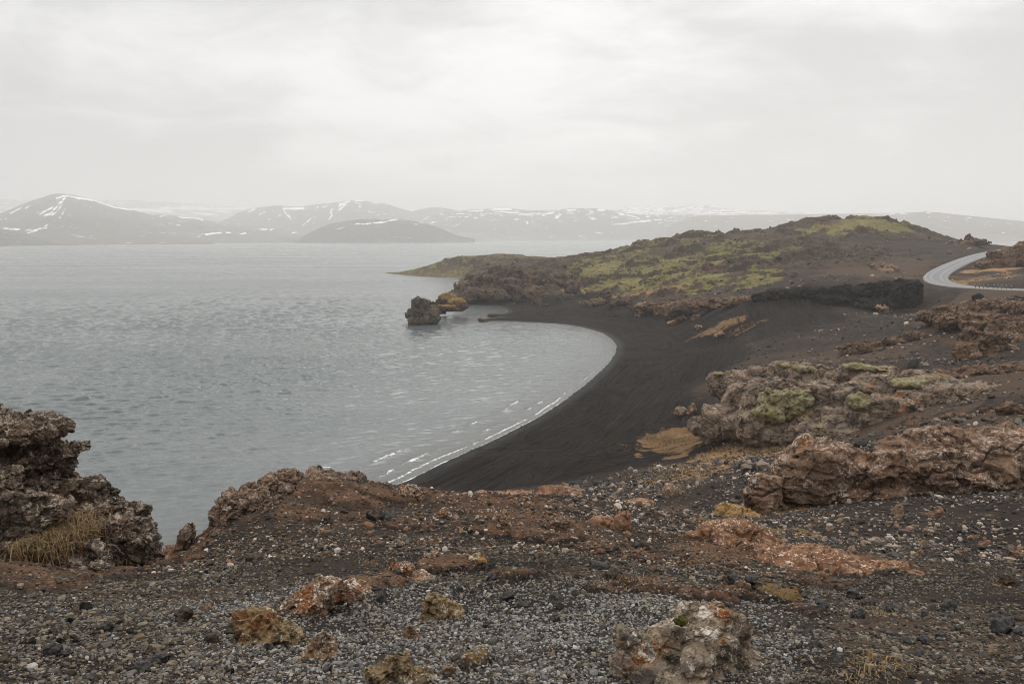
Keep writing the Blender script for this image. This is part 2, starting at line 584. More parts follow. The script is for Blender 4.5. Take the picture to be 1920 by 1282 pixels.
def _grid_of(az, v):
    iu = np.clip(np.searchsorted(_az, az) - 1, 0, NC - 2)
    iv = np.clip(np.searchsorted(_v, v) - 1, 0, NR - 2)
    return iu, iv


def hit(px, py):
    """first point of the land surface behind a photo pixel"""
    a, t = ray(px, py)
    j = int(np.clip(np.searchsorted(_az, a), 1, NC - 1))
    f = (a - _az[j - 1]) / (_az[j] - _az[j - 1])
    z = GZ[:, j - 1] * (1 - f) + GZ[:, j] * f
    r = np.exp(_v)
    d = z - (H - t * r)
    k = np.nonzero((d[1:] >= 0) & (d[:-1] < 0))[0]
    k = [q for q in k if r[q] > 1.5]
    if not len(k):
        rr = (H - 0.0) / max(t, 0.01)
        return np.array([rr * sin(a), rr * cos(a), H - t * rr])
    k = k[0]
    g = d[k] / (d[k] - d[k + 1])
    rr = r[k] + (r[k + 1] - r[k]) * g
    return np.array([rr * sin(a), rr * cos(a), H - t * rr])


def ground_z(x, y):
    x, y = np.asarray(x, float), np.asarray(y, float)
    a, v = np.arctan2(x, y), np.log(np.hypot(x, y))
    iu, iv = _grid_of(a, v)
    fu = (a - _az[iu]) / (_az[iu + 1] - _az[iu])
    fv = np.clip((v - _v[iv]) / (_v[iv + 1] - _v[iv]), 0, 1)
    return (GZ[iv, iu] * (1 - fu) + GZ[iv, iu + 1] * fu) * (1 - fv) + (GZ[iv + 1, iu] * (1 - fu) + GZ[iv + 1, iu + 1] * fu) * fv


def grid_val(G, x, y):
    a, v = np.arctan2(x, y), np.log(np.hypot(x, y))
    iu, iv = _grid_of(a, v)
    return G[iv, iu]


def blobs(lst, warp=0.35, seed=3, U=None, V=None):
    """soft world-space patches on the land: (px, py, half width px, half height px[, weight])"""
    U = UU if U is None else U
    V = VV if V is None else V
    m = np.zeros(U.shape)
    p = np.stack([U.ravel() * 30, V.ravel() * 30], 1)
    w1 = fbm(p, 4, seed).reshape(U.shape)
    for b in lst:
        px, py, w, h = b[:4]
        k = b[4] if len(b) > 4 else 1.0
        c, hi, lo = hit(px, py), hit(px, py - h), hit(px, py + h)
        a0, v0 = atan2(c[0], c[1]), log(hypot(c[0], c[1]))
        vh = abs(log(hypot(hi[0], hi[1])) - v0)
        vl = abs(v0 - log(hypot(lo[0], lo[1])))
        vh = min(max(vh, 0.004), 0.5)
        vl = min(max(vl, 0.004), 0.5)
        dv = V - v0
        d = np.sqrt(((U - a0) / (w / F)) ** 2 + np.where(dv > 0, dv / vh, dv / vl) ** 2)
        m = np.maximum(m, k * sstep(d + warp * w1 * 2.2, 1.25, 0.45))
    return m


# bank profile near the water
_rough = fbm(XY / 3.0, 4, 8).reshape(NR, NC)
_sd2 = SD + np.where(SK > .2, _rough * np.clip(SD, 0, 3), 0)
prof = np.where(SD > 0, np.maximum(_sd2, 0.02) * SK + np.maximum(SD - 14, 0) * 0.5, np.maximum(SD * np.where(SK < .15, .1, .3), -9))
GZ = np.where(SD > 0, np.minimum(GZ, prof), prof)
GZ = np.where(SD > 0, np.maximum(GZ, np.minimum(0.05 * SD, 1.2) + 0.0), GZ)

# what grows and lies where
M_sand = sstep(SD, 85, 30) * sstep(SK, .2, .1) * sstep(GZ, 5.2, 3.0) * (SD > -30)
M_sand = np.maximum(M_sand, blobs([(1450, 590, 130, 45), (1560, 560, 130, 20), (1250, 640, 120, 40), (1350, 670, 60, 25)], .2, 4))
M_head = blobs([(1100, 520, 220, 45), (880, 495, 190, 25), (1300, 490, 240, 75), (1600, 425, 160, 28), (1500, 480, 180, 30, .8)], .2, 5) * (RR > 225) * (SD > 0)
M_head = np.maximum(M_head, ((RR > 440) & (SD > 0) & (UU < .2)) * 1.0)
M_moss = blobs([(1375, 472, 62, 24), (1440, 487, 20, 13), (1250, 505, 85, 20), (1200, 528, 110, 22), (1310, 530, 60, 22), (1420, 522, 48, 16), (1400, 535, 30, 8), (1190, 478, 60, 16, .7), (1480, 475, 20, 7),
                (1640, 424, 75, 14), (1560, 432, 60, 14, .9), (1230, 545, 110, 10), (1300, 452, 60, 9, .7), (1100, 515, 60, 18, .75), (890, 484, 150, 14, .9), (800, 496, 90, 12, .85), (1150, 500, 80, 16, .9), (1100, 500, 60, 10, .7), (1090, 540, 60, 10, .5)], .5, 6)
M_spit = sstep(RR, 425, 455) * sstep(UU, .10, .04) * (SD > 0)
M_moss = np.maximum(np.where((RR > 425) & (UU < .1), 0, M_moss), .62 * M_spit)
M_grass = blobs([(1265, 828, 76, 28), (1405, 838, 80, 24), (1330, 862, 60, 14, .8), (1310, 885, 90, 18, .55), (1240, 880, 50, 20, .4), (1110, 548, 60, 7, .9), (1230, 553, 120, 6, .6), (1870, 503, 50, 7), (1850, 520, 70, 6, .5), (1340, 618, 60, 10, .7), (1400, 612, 60, 8, .5),
                 (1790, 528, 40, 6, .6), (1720, 518, 40, 8, .4), (1640, 660, 80, 8, .3), (1420, 655, 30, 8, .3)], .6, 7)
M_rust = blobs([(600, 918, 80, 16), (720, 930, 90, 14), (860, 935, 90, 10), (560, 960, 70, 16, .6), (1000, 975, 130, 12, .7), (780, 985, 60, 10, .6), (690, 1095, 60, 12, .8), (650, 940, 70, 12), (1060, 1012, 150, 12), (950, 1000, 60, 12), (850, 1058, 70, 12), (960, 1090, 60, 12), (1280, 1112, 130, 14), (1420, 1105, 60, 8), (720, 1085, 40, 14), (150, 1075, 130, 20, .6), (70, 1095, 80, 20, .8),
                (340, 1050, 60, 10, .8), (1000, 945, 120, 10, .6), (850, 950, 70, 10, .5), (1150, 1035, 100, 9, .8), (1500, 1090, 120, 7, .6), (1340, 1040, 100, 30, .8), (1600, 1060, 100, 18, .7), (1560, 425, 45, 10, .8), (1330, 500, 40, 12, .6), (1500, 1150, 50, 8, .5), (1130, 1110, 50, 8, .6)], .55, 9)
M_ochre = blobs([(1330, 985, 40, 6), (1450, 960, 70, 6), (1560, 935, 60, 6), (1390, 965, 60, 8), (1470, 1000, 60, 8, .7), (1460, 1120, 50, 8, .8), (500, 1190, 60, 12, .6), (890, 1250, 40, 14, .5)], .4, 10)
M_fore = sstep(RR, 16, 9)
M_brown = blobs([(1850, 725, 130, 28), (1680, 790, 140, 30, .8), (1850, 600, 110, 45), (1840, 560, 100, 14, .8), (1600, 665, 130, 18, .8), (1800, 800, 120, 20, .7), (1640, 500, 110, 25, .8), (1860, 520, 80, 10), (1480, 505, 100, 14, .7), (1280, 575, 110, 14), (1350, 610, 70, 14, .7),
                 (1560, 850, 60, 14, .8), (1290, 900, 90, 30, .6), (1250, 960, 60, 20, .7), (960, 970, 260, 30, .7), (600, 950, 150, 40, .8), (1700, 1060, 120, 22, .6), (1750, 1190, 260, 70, .75), (1150, 1080, 150, 20, .7), (300, 1130, 220, 18, .7), (100, 1100, 140, 25)], .5, 27)

# the road and the shelf it runs on
_rp = [(2150, 552, 150), (2050, 548, 166), (1985, 545, 178), (1920, 542.5, 190), (1880, 540.8, 197), (1840, 538.8, 205), (1800, 535.5, 214), (1777, 531.5, 221), (1763, 526, 228), (1759, 519, 236), (1766, 511, 247), (1780, 502.5, 263),
       (1800, 493, 284), (1826, 483, 312), (1852, 475.5, 342), (1880, 470, 375), (1900, 467, 398), (1930, 464, 424), (1980, 462, 452), (2060, 461.5, 470)]
_rw = np.array([P(*q) for q in _rp])


def _spline(p, n):
    out = []
    for i in range(len(p) - 1):
        a, b, c, d = p[max(i - 1, 0)], p[i], p[i + 1], p[min(i + 2, len(p) - 1)]
        for k in range(n):
            f = k / n
            out.append(.5 * (2 * b + (c - a) * f + (2 * a - 5 * b + 4 * c - d) * f * f + (3 * b - a - 3 * c + d) * f ** 3))
    out.append(p[-1])
    return np.array(out)


ROAD = _spline(_rw, 10)
for _ in range(12):
    ROAD[1:-1] = .5 * ROAD[1:-1] + .25 * (ROAD[:-2] + ROAD[2:])
_sel = (RR > 120) & (RR < 560) & (UU > .4) & (UU < .85)
_rd = np.full(RR.shape, 1e3)
_rz = np.zeros(RR.shape)
_gx, _gy = GX[_sel], GY[_sel]
_bd, _bz = np.full(len(_gx), 1e9), np.zeros(len(_gx))
for q in ROAD[::2]:
    d2 = (_gx - q[0]) ** 2 + (_gy - q[1]) ** 2
    k = d2 < _bd
    _bd, _bz = np.where(k, d2, _bd), np.where(k, q[2], _bz)
_rd[_sel], _rz[_sel] = np.sqrt(_bd), _bz
M_road = sstep(_rd, 13, 5.0)
GZ = GZ * (1 - M_road) + (_rz - .22) * M_road

# relief
fore = sstep(RR, 30, 14)
rock = M_head * (1 - 0.25 * M_moss)
n_big = fbm(XY / 22, 5, 11, ridged=True).reshape(NR, NC)
n_mid = fbm(XY / 5.5, 5, 12, gain=.55, ridged=True).reshape(NR, NC)
n_gen = fbm(XY / 7, 5, 13).reshape(NR, NC)
n_fine = fbm(XY / 0.7, 4, 14).reshape(NR, NC)
n_fine2 = fbm(XY / 0.16, 3, 15).reshape(NR, NC)
land = sstep(SD, 0, 4)
dz = rock * (2.4 * n_big + 1.7 * n_mid + .8 * fbm(XY / 1.6, 3, 19, ridged=True).reshape(NR, NC)) * np.clip(SD / 25, .25, 1) * .6
_oc = fbm(XY / 26, 5, 23, .58).reshape(NR, NC)
_x3 = np.concatenate([XY, XY[:, :1] * 0], 1)
_sel2 = (M_head.ravel() > .05)
_fc = np.zeros(NR * NC)
_fc[_sel2] = 2.0 * facets(_x3[_sel2] / 11, 25) + 1.1 * facets(_x3[_sel2] / 4, 26)
_fc = _fc.reshape(NR, NC)
M_crag = rock * sstep(_oc, -.02, .13) * (1 - .55 * M_spit)
dz += M_crag * (2.4 + _fc) * np.clip(SD / 20, .2, 1) - rock * (1.9 - .6 * M_spit)
dz += (1 - rock) * (1 - M_sand) * sstep(RR, 20, 60) * (0.45 * n_gen + 0.12 * n_mid)
dz += M_sand * 0.05 * n_gen
dz += fore * (0.10 * fbm(XY / 1.6, 4, 16).reshape(NR, NC) + 0.035 * n_fine + 0.012 * n_fine2) * sstep(RR, 1.0, 2.5)
dz += (1 - fore) * sstep(RR, 140, 30) * (1 - M_sand) * (0.05 * n_fine + 0.015 * n_fine2)
_sf = (RR.ravel() < 18) & (RR.ravel() > 1.5)
_bf = np.zeros(NR * NC)
_bf[_sf] = .05 * fbm(XY[_sf] / .5, 4, 31, ridged=True) + .018 * fbm(XY[_sf] / .12, 3, 32, ridged=True)
_bf = _bf.reshape(NR, NC)
_bm = fore * sstep(np.maximum(M_rust, M_ochre) + .45 * fbm(XY / .8, 4, 33).reshape(NR, NC), .05, .8)
_bm = np.maximum(_bm, .6 * fore * sstep(fbm(XY / 1.3, 4, 34).reshape(NR, NC), .1, .4) * sstep(RR, 6, 9))
dz += _bm * (.035 + _bf * .8)
dz += np.maximum(M_moss, .35 * M_head) * (RR > 200) * (0.75 * np.abs(fbm(XY / 2.6, 3, 17).reshape(NR, NC)))
GZ = GZ + dz * land * (1 - M_road)
GZ = np.where(SD > 0, np.maximum(GZ, 0.03 * np.minimum(SD, 10)), GZ)

# ------------------------------------------------------------------ ground material and mesh
def ground_material():
    m, t = material('ground')
    pos = t.n('ShaderNodeNewGeometry').outputs['Position']
    za = t.n('ShaderNodeAttribute', attribute_name='zone_a')
    zb = t.n('ShaderNodeAttribute', attribute_name='zone_b')
    sa = t.n('ShaderNodeSeparateColor', {0: za.outputs['Color']}).outputs
    sb = t.n('ShaderNodeSeparateColor', {0: zb.outputs['Color']}).outputs
    sand, head, moss = sa[0], sa[1], sa[2]
    brown = za.outputs['Alpha']
    grass, rust, ochre = sb[0], sb[1], sb[2]
    fore = zb.outputs['Alpha']
    shore = t.n('ShaderNodeAttribute', attribute_name='shore').outputs['Color']
    sh = t.n('ShaderNodeSeparateColor', {0: shore}).outputs
    nA = t.noise(pos, 0.12, 6, .6)
    nB = t.noise(pos, 0.9, 6, .62)
    nC = t.noise(pos, 6.0, 5, .65)
    nD = t.noise(pos, 32.0, 4, .7)
    # loose dark lava ground
    col = t.mix(t.ramp(nB, .35, .68), (.028, .0225, .020, 1), (.054, .041, .033, 1))
    col = t.mix(t.math('MULTIPLY', t.ramp(nA, .5, .65), .55), col, (.085, .058, .042, 1))
    col = t.mix(t.ramp(nC, .45, .75, 0, .5), col, (.022, .019, .018, 1))
    bedge = t.math('MULTIPLY', t.math('SUBTRACT', t.noise(pos, .5, 7, .68, w=7.0), .5), 1.6)
    bc = t.mix(t.ramp(nC, .35, .65), (.070, .047, .032, 1), (.110, .076, .054, 1))
    bc = t.mix(t.ramp(nD, .5, .72, 0, .6), bc, (.035, .026, .020, 1))
    col = t.mix(t.ramp(t.math('ADD', brown, bedge), .25, .75, 0, .9), col, bc)
    # pale grit strewn over it
    vp = t.voro(t.mapv(pos, (1, 1, 1)), 1.6)
    gritn = t.math('MULTIPLY', t.ramp(vp, .22, .10), t.ramp(nB, .45, .6))
    col = t.mix(t.math('MULTIPLY', gritn, .55), col, (.23, .17, .125, 1))
    vp2 = t.voro(pos, 4.5)
    grit2 = t.math('MULTIPLY', t.ramp(vp2, .25, .12), t.ramp(nA, .42, .6))
    col = t.mix(t.math('MULTIPLY', grit2, .45), col, (.2, .15, .115, 1))
    # bare rock of the headland
    hc = t.mix(t.ramp(nA, .35, .65), (.075, .050, .036, 1), (.115, .085, .062, 1))
    hc = t.mix(t.ramp(nB, .40, .72), hc, (.034, .025, .021, 1))
    hc = t.mix(t.ramp(nC, .55, .75, 0, .55), hc, (.17, .13, .10, 1))
    hc = t.mix(t.ramp(t.noise(pos, 1.6, 6, .7, w=8.0), .54, .62, 0, .8), hc, (.018, .0145, .0125, 1))  # shade of crevices painted into the rock colour as dark noise
    hc = t.mix(t.math('MULTIPLY', t.ramp(t.noise(pos, .35, 4, .6, w=3.0), .52, .66), .5), hc, (.12, .095, .035, 1))
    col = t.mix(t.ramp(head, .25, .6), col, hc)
    # steep faces are bare dark rock, whatever grows around them
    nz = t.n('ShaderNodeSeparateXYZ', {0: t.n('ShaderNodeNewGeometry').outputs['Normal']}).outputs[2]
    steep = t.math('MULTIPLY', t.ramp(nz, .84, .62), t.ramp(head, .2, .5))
    # sand
    sc = t.mix(t.ramp(nB, .3, .7), (.030, .0245, .022, 1), (.044, .036, .032, 1))
    wet = t.ramp(t.math('ADD', sh[0], t.math('MULTIPLY', nA, 1.5)), 3.4, 1.4)
    sc = t.mix(wet, sc, (.015, .0135, .013, 1))
    trv = t.n('ShaderNodeCombineXYZ', {0: t.math('MULTIPLY', sh[0], 1.0), 1: t.math('MULTIPLY', sh[1], .045), 2: 0.0}).outputs[0]
    tr = t.noise(trv, 2.2, 5, .6, 1.6)
    tr2 = t.noise(t.mapv(pos, (.10, 1.0, 1), (0, 0, .25)), 1.1, 5, .62, 2.2)
    tr3 = t.noise(t.mapv(pos, (1.0, .14, 1), (0, 0, .5)), .8, 5, .62, 2.2)
    tr = t.mix(t.ramp(nA, .46, .56), t.mix(t.ramp(t.noise(pos, .06, 3, .5, w=4.0), .47, .55), tr, tr2), t.mix(.5, tr3, tr))
    sc = t.mix(t.ramp(tr, .45, .56, 0, .6), sc, (.046, .038, .034, 1))
    # wheel tracks: long curving grooves, mostly along the shore
    tk = 0.0
    for (vec, sc_, fr) in ((t.n('ShaderNodeCombineXYZ', {0: t.math('MULTIPLY', sh[0], 1.0), 1: t.math('MULTIPLY', sh[1], .06), 2: 0.0}).outputs[0], .16, 64.0),
                           (t.n('ShaderNodeCombineXYZ', {0: t.math('MULTIPLY', sh[0], 1.0), 1: t.math('MULTIPLY', sh[1], .11), 2: 4.0}).outputs[0], .12, 52.0)):
        w_ = t.math('ABSOLUTE', t.math('SINE', t.math('MULTIPLY', t.noise(vec, sc_, 3, .5, .6), fr)))
        g_ = t.math('MULTIPLY', t.ramp(w_, .38, .10), t.ramp(t.noise(pos, .09, 4, .6, w=fr), .38, .50))
        tk = t.math('MAXIMUM', tk, g_)
    sc = t.mix(t.math('MULTIPLY', tk, .62), sc, (.008, .0065, .006, 1))
    trb0 = tk
    col = t.mix(t.ramp(t.math('ADD', sand, t.math('MULTIPLY', t.math('SUBTRACT', nB, .5), .8)), .35, .6), col, sc)
    # rust and ochre soil
    edge = t.math('MULTIPLY', t.math('SUBTRACT', t.noise(pos, 2.2, 6, .65, w=1.0), .5), 1.3)
    rc = t.mix(t.ramp(nC, .3, .7), (.165, .090, .052, 1), (.100, .062, .042, 1))
    rc = t.mix(t.ramp(nD, .55, .75, 0, .5), rc, (.21, .135, .09, 1))
    rc = t.mix(t.ramp(t.noise(pos, 3.2, 6, .7, w=6.0), .48, .60, 0, .85), rc, (.050, .034, .025, 1))
    rc = t.mix(t.ramp(t.noise(pos, 9.0, 5, .75, w=2.5), .60, .64, 0, .8), rc, (.34, .27, .22, 1))
    col = t.mix(t.ramp(t.math('ADD', rust, edge), .3, .6), col, rc)
    oc = t.mix(t.ramp(nC, .3, .7), (.20, .125, .045, 1), (.14, .085, .035, 1))
    col = t.mix(t.ramp(t.math('ADD', ochre, edge), .3, .6), col, oc)
    # dry grass
    gc = t.mix(t.ramp(nC, .3, .7), (.40, .25, .125, 1), (.26, .145, .07, 1))
    gc = t.mix(t.ramp(nB, .5, .7, 0, .6), gc, (.48, .35, .19, 1))
    gedge = t.math('MULTIPLY', t.math('SUBTRACT', t.noise(pos, 1.1, 7, .72, w=5.0), .5), 2.0)
    col = t.mix(t.ramp(t.math('ADD', grass, gedge), .40, .70, 0, .9), col, gc)
    # moss
    mc = t.mix(t.ramp(nB, .35, .65), (.215, .19, .062, 1), (.12, .10, .036, 1))
    mc = t.mix(t.ramp(nA, .45, .6, 0, .6), mc, (.30, .26, .095, 1))
    mc = t.mix(t.ramp(nC, .45, .7, 0, .7), mc, (.055, .045, .022, 1))
    medge = t.math('MULTIPLY', t.math('SUBTRACT', t.noise(pos, .36, 9, .72, w=2.0), .5), 3.2)
    col = t.mix(t.math('MULTIPLY', t.ramp(t.math('ADD', moss, medge), .52, .78, 0, .92), t.math('SUBTRACT', 1.0, t.math('MULTIPLY', steep, .85))), col, mc)
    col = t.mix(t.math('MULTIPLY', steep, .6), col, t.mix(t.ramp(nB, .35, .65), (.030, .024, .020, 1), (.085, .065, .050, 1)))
    # speckle everywhere
    col = t.mix(t.ramp(nD, .35, .7, .45, 0), col, (.012, .011, .010, 1))
    trb = t.math('MULTIPLY', t.math('MULTIPLY', tr, sand), 30.0)
    hgt = t.math('ADD', t.math('MULTIPLY', nC, .8), t.math('MULTIPLY', nD, .35))
    hgt = t.math('ADD', hgt, t.math('MULTIPLY', nB, t.ramp(sand, 0, .5, 5.0, .6)))
    hgt = t.math('ADD', hgt, trb)
    hgt = t.math('SUBTRACT', hgt, t.math('MULTIPLY', t.math('MULTIPLY', trb0, sand), 1.2))
    rough = t.math('SUBTRACT', .92, t.math('MULTIPLY', t.math('MULTIPLY', wet, sand), .25))
    finish(t, col, rough, hgt, 0.07, 1.0, t.math('ADD', .04, t.math('MULTIPLY', t.math('MULTIPLY', wet, sand), .12)))
    return m


GROUND_MAT = ground_material()


def build_ground():
    co = np.stack([GX.ravel(), GY.ravel(), GZ.ravel()], 1)
    A = {'zone_a': np.stack([M_sand.ravel(), M_head.ravel(), M_moss.ravel(), M_brown.ravel()], 1),
         'zone_b': np.stack([M_grass.ravel(), M_rust.ravel(), M_ochre.ravel(), M_fore.ravel()], 1),
         'shore': np.stack([SD.ravel(), SA.ravel(), SD.ravel() * 0], 1)}
    f = grid_faces(NR, NC)[:, ::-1]
    # which sheet each face belongs to
    sd, sandm, headm, rr = [q.ravel()[f].mean(1) for q in (SD, M_sand, M_head, RR)]
    lake = sd < -2.5
    beach = (~lake) & (sandm > .45)
    head = (~lake) & (~beach) & (headm > .4)
    rest = ~(lake | beach | head)
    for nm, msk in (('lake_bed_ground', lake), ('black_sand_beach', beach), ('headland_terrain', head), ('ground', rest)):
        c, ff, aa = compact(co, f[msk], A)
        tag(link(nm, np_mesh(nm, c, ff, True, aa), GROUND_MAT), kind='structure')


build_ground()

# ------------------------------------------------------------------ the lake
def water_material():
    m, t = material('lake_water')
    pos = t.n('ShaderNodeNewGeometry').outputs['Position']
    w = t.n('ShaderNodeSeparateColor', {0: t.n('ShaderNodeAttribute', attribute_name='wave').outputs['Color']}).outputs
    sd, foam, far = w[0], w[1], w[2]
    # deep teal, paler where the sand shows through close to the shore
    body = t.mix(t.ramp(t.noise(t.mapv(pos, (.5, 1.6, 1)), .012, 4, .55), .40, .62), (.076, .089, .088, 1), (.098, .109, .107, 1))
    body = t.mix(t.ramp(sd, 12, 0, 0, .75), body, (.050, .048, .044, 1))
    fn = t.noise(pos, 2.6, 7, .8)
    fm = t.ramp(t.math('ADD', foam, t.math('MULTIPLY', t.math('SUBTRACT', fn, .5), 2.6)), .60, .80)
    col = t.mix(fm, body, (.60, .60, .585, 1))
    p2 = t.mapv(pos, (.55, 1.5, 1), (0, 0, -.28))
    h = t.math('MULTIPLY', t.noise(p2, 2.6, 5, .62, .4), .07)
    h = t.math('ADD', h, t.math('MULTIPLY', t.noise(p2, .55, 3, .55, .5), t.math('MULTIPLY', far, .38)))
    h = t.math('ADD', h, t.math('MULTIPLY', fm, .04))
    lane = t.math('MULTIPLY', t.ramp(t.noise(t.mapv(pos, (.35, 1.6, 1), (0, 0, -.12)), .011, 5, .6), .42, .62), .07)
    rough = t.math('ADD', t.math('ADD', t.math('ADD', .07, lane), t.math('MULTIPLY', far, .16)), t.math('MULTIPLY', fm, .5))
    finish(t, col, rough, h, 1.0, .8, .5, IOR=1.333)
    return m


def build_water():
    az = np.concatenate([np.linspace(-2.6, -.66, 60, endpoint=False), np.linspace(-.66, .40, 1000), np.linspace(.402, 1.2, 90)])
    inv = np.linspace(1 / 46., 1 / 520., 1500)
    r = np.concatenate([1 / inv, np.geomspace(523, 26000, 260)])
    U, R = np.meshgrid(az, r)
    X, Y = R * np.sin(U), R * np.cos(U)
    sd, sk, arc = [q.reshape(U.shape) for q in shore_dist(X.ravel(), Y.ravel(), True)]
    off = -sd
    drow = np.gradient(r)[:, None]
    Z = np.zeros_like(X)
    rng = np.random.RandomState(11)
    shallow = sstep(off, -1, 12) * .22 + .13 + .65 * sstep(off, 10, 70)
    for k in range(72):
        lam = np.exp(rng.uniform(log(.55), log(3.2)))
        th = rng.normal(-1.22, .33)            # wind waves run towards the beach
        kx, ky = cos(th) * 2 * pi / lam, sin(th) * 2 * pi / lam
        amp = .0178 * lam ** .95
        ph = rng.uniform(0, 6.28)
        vis = sstep(lam / drow, .6, 1.8)
        gust = .65 + .5 * fbm(np.stack([X.ravel() / 60, Y.ravel() / 60], 1), 2, 40 + k % 5).reshape(X.shape) if k < 6 else gust_l[k % 6]
        if k == 0:
            gust_l = []
        if k < 6:
            gust_l.append(gust)
        s = np.sin(kx * X + ky * Y + ph)
        Z += amp * (s - .25 * (1 - s * s)) * vis * gust
    Z *= shallow
    # small breakers roll in along the beach
    beach = sstep(sk, .2, .1)
    wob = fbm(np.stack([arc.ravel() / 18, arc.ravel() * 0 + .5], 1), 3, 61).reshape(X.shape)
    seg = fbm(np.stack([arc.ravel() / 9, off.ravel() / 14], 1), 3, 62).reshape(X.shape)
    foam = np.zeros_like(X)
    for o, h, wdt, lo in ((1.4, .06, .6, -.15), (3.4, .16, .8, .0), (6.8, .22, .8, .14), (11.5, .20, 1.0, .30), (17, .18, 1.2, .42)):
        dd = off - (o + 1.3 * wob * (1 + o * .15))
        on = sstep(seg + .1 * np.sin(o), lo, lo + .25)
        on = on * (.25 + .75 * sstep(np.hypot(X, Y), 200, 115))
        Z += beach * h * np.exp(-(dd / wdt) ** 2) * (0.35 + .65 * on)
        foam = np.maximum(foam, beach * on * (sstep(dd, -1.3 * wdt, -.2 * wdt) * sstep(dd, .3 * wdt, .0)) * .78)
    foam = np.maximum(foam, sstep(off, .8, .15) * sstep(off, -.6, 0) * .5)
    foam = np.maximum(foam, (.62 + .3 * sstep(seg, -.1, .3)) * np.exp(-((off - .2) / .25) ** 2) * beach * (.30 + .70 * sstep(np.hypot(X, Y), 160, 105)))
    # one whitecap off the point
    c = PZ(612, 875)
    ddx, ddy = X - c[0], Y - c[1]
    foam = np.maximum(foam, .9 * np.exp(-(ddx / .9) ** 2 - (ddy / .35) ** 2))
    far = sstep(R, 90, 420)
    co = np.stack([X.ravel(), Y.ravel(), Z.ravel() * np.clip((off.ravel() + 1.0) / 2.5, 0, 1)], 1)
    f = grid_faces(*U.shape)[:, ::-1]
    f = f[(sd.ravel()[f].min(1) < 2.5)]
    A = {'wave': np.stack([off.ravel(), foam.ravel(), far.ravel()], 1)}
    c, ff, aa = compact(co, f, A)
    tag(link('lake_water', np_mesh('lake_water', c, ff, True, aa), water_material()), kind='structure')


build_water()

# ------------------------------------------------------------------ hills across the lake
def hill_material(name, c1, c2, low):
    m, t = material(name)
    pos = t.n('ShaderNodeNewGeometry').outputs['Position']
    k = t.n('ShaderNodeSeparateColor', {0: t.n('ShaderNodeAttribute', attribute_name='hill').outputs['Color']}).outputs
    hn, snow = k[0], k[1]
    n1 = t.noise(pos, .0025, 6, .6)
    n2 = t.noise(pos, .018, 6, .65)
    col = t.mix(t.ramp(n1, .35, .65), c1, c2)
    col = t.mix(t.ramp(n2, .5, .75, 0, .5), col, (.03, .027, .026, 1))
    col = t.mix(t.ramp(t.math('ADD', hn, t.math('MULTIPLY', t.math('SUBTRACT', n1, .5), .5)), .30, .02), col, low)
    sn = t.ramp(t.math('ADD', snow, t.math('MULTIPLY', t.math('SUBTRACT', t.noise(pos, .018, 7, .78), .5), 4.4)), .48, .64)
    col = t.mix(sn, col, (.86, .87, .88, 1))
    finish(t, col, .9, t.math('ADD', t.math('MULTIPLY', n2, 14.0), t.math('MULTIPLY', n1, 40.0)), 1.0, .9, .15)
    return m


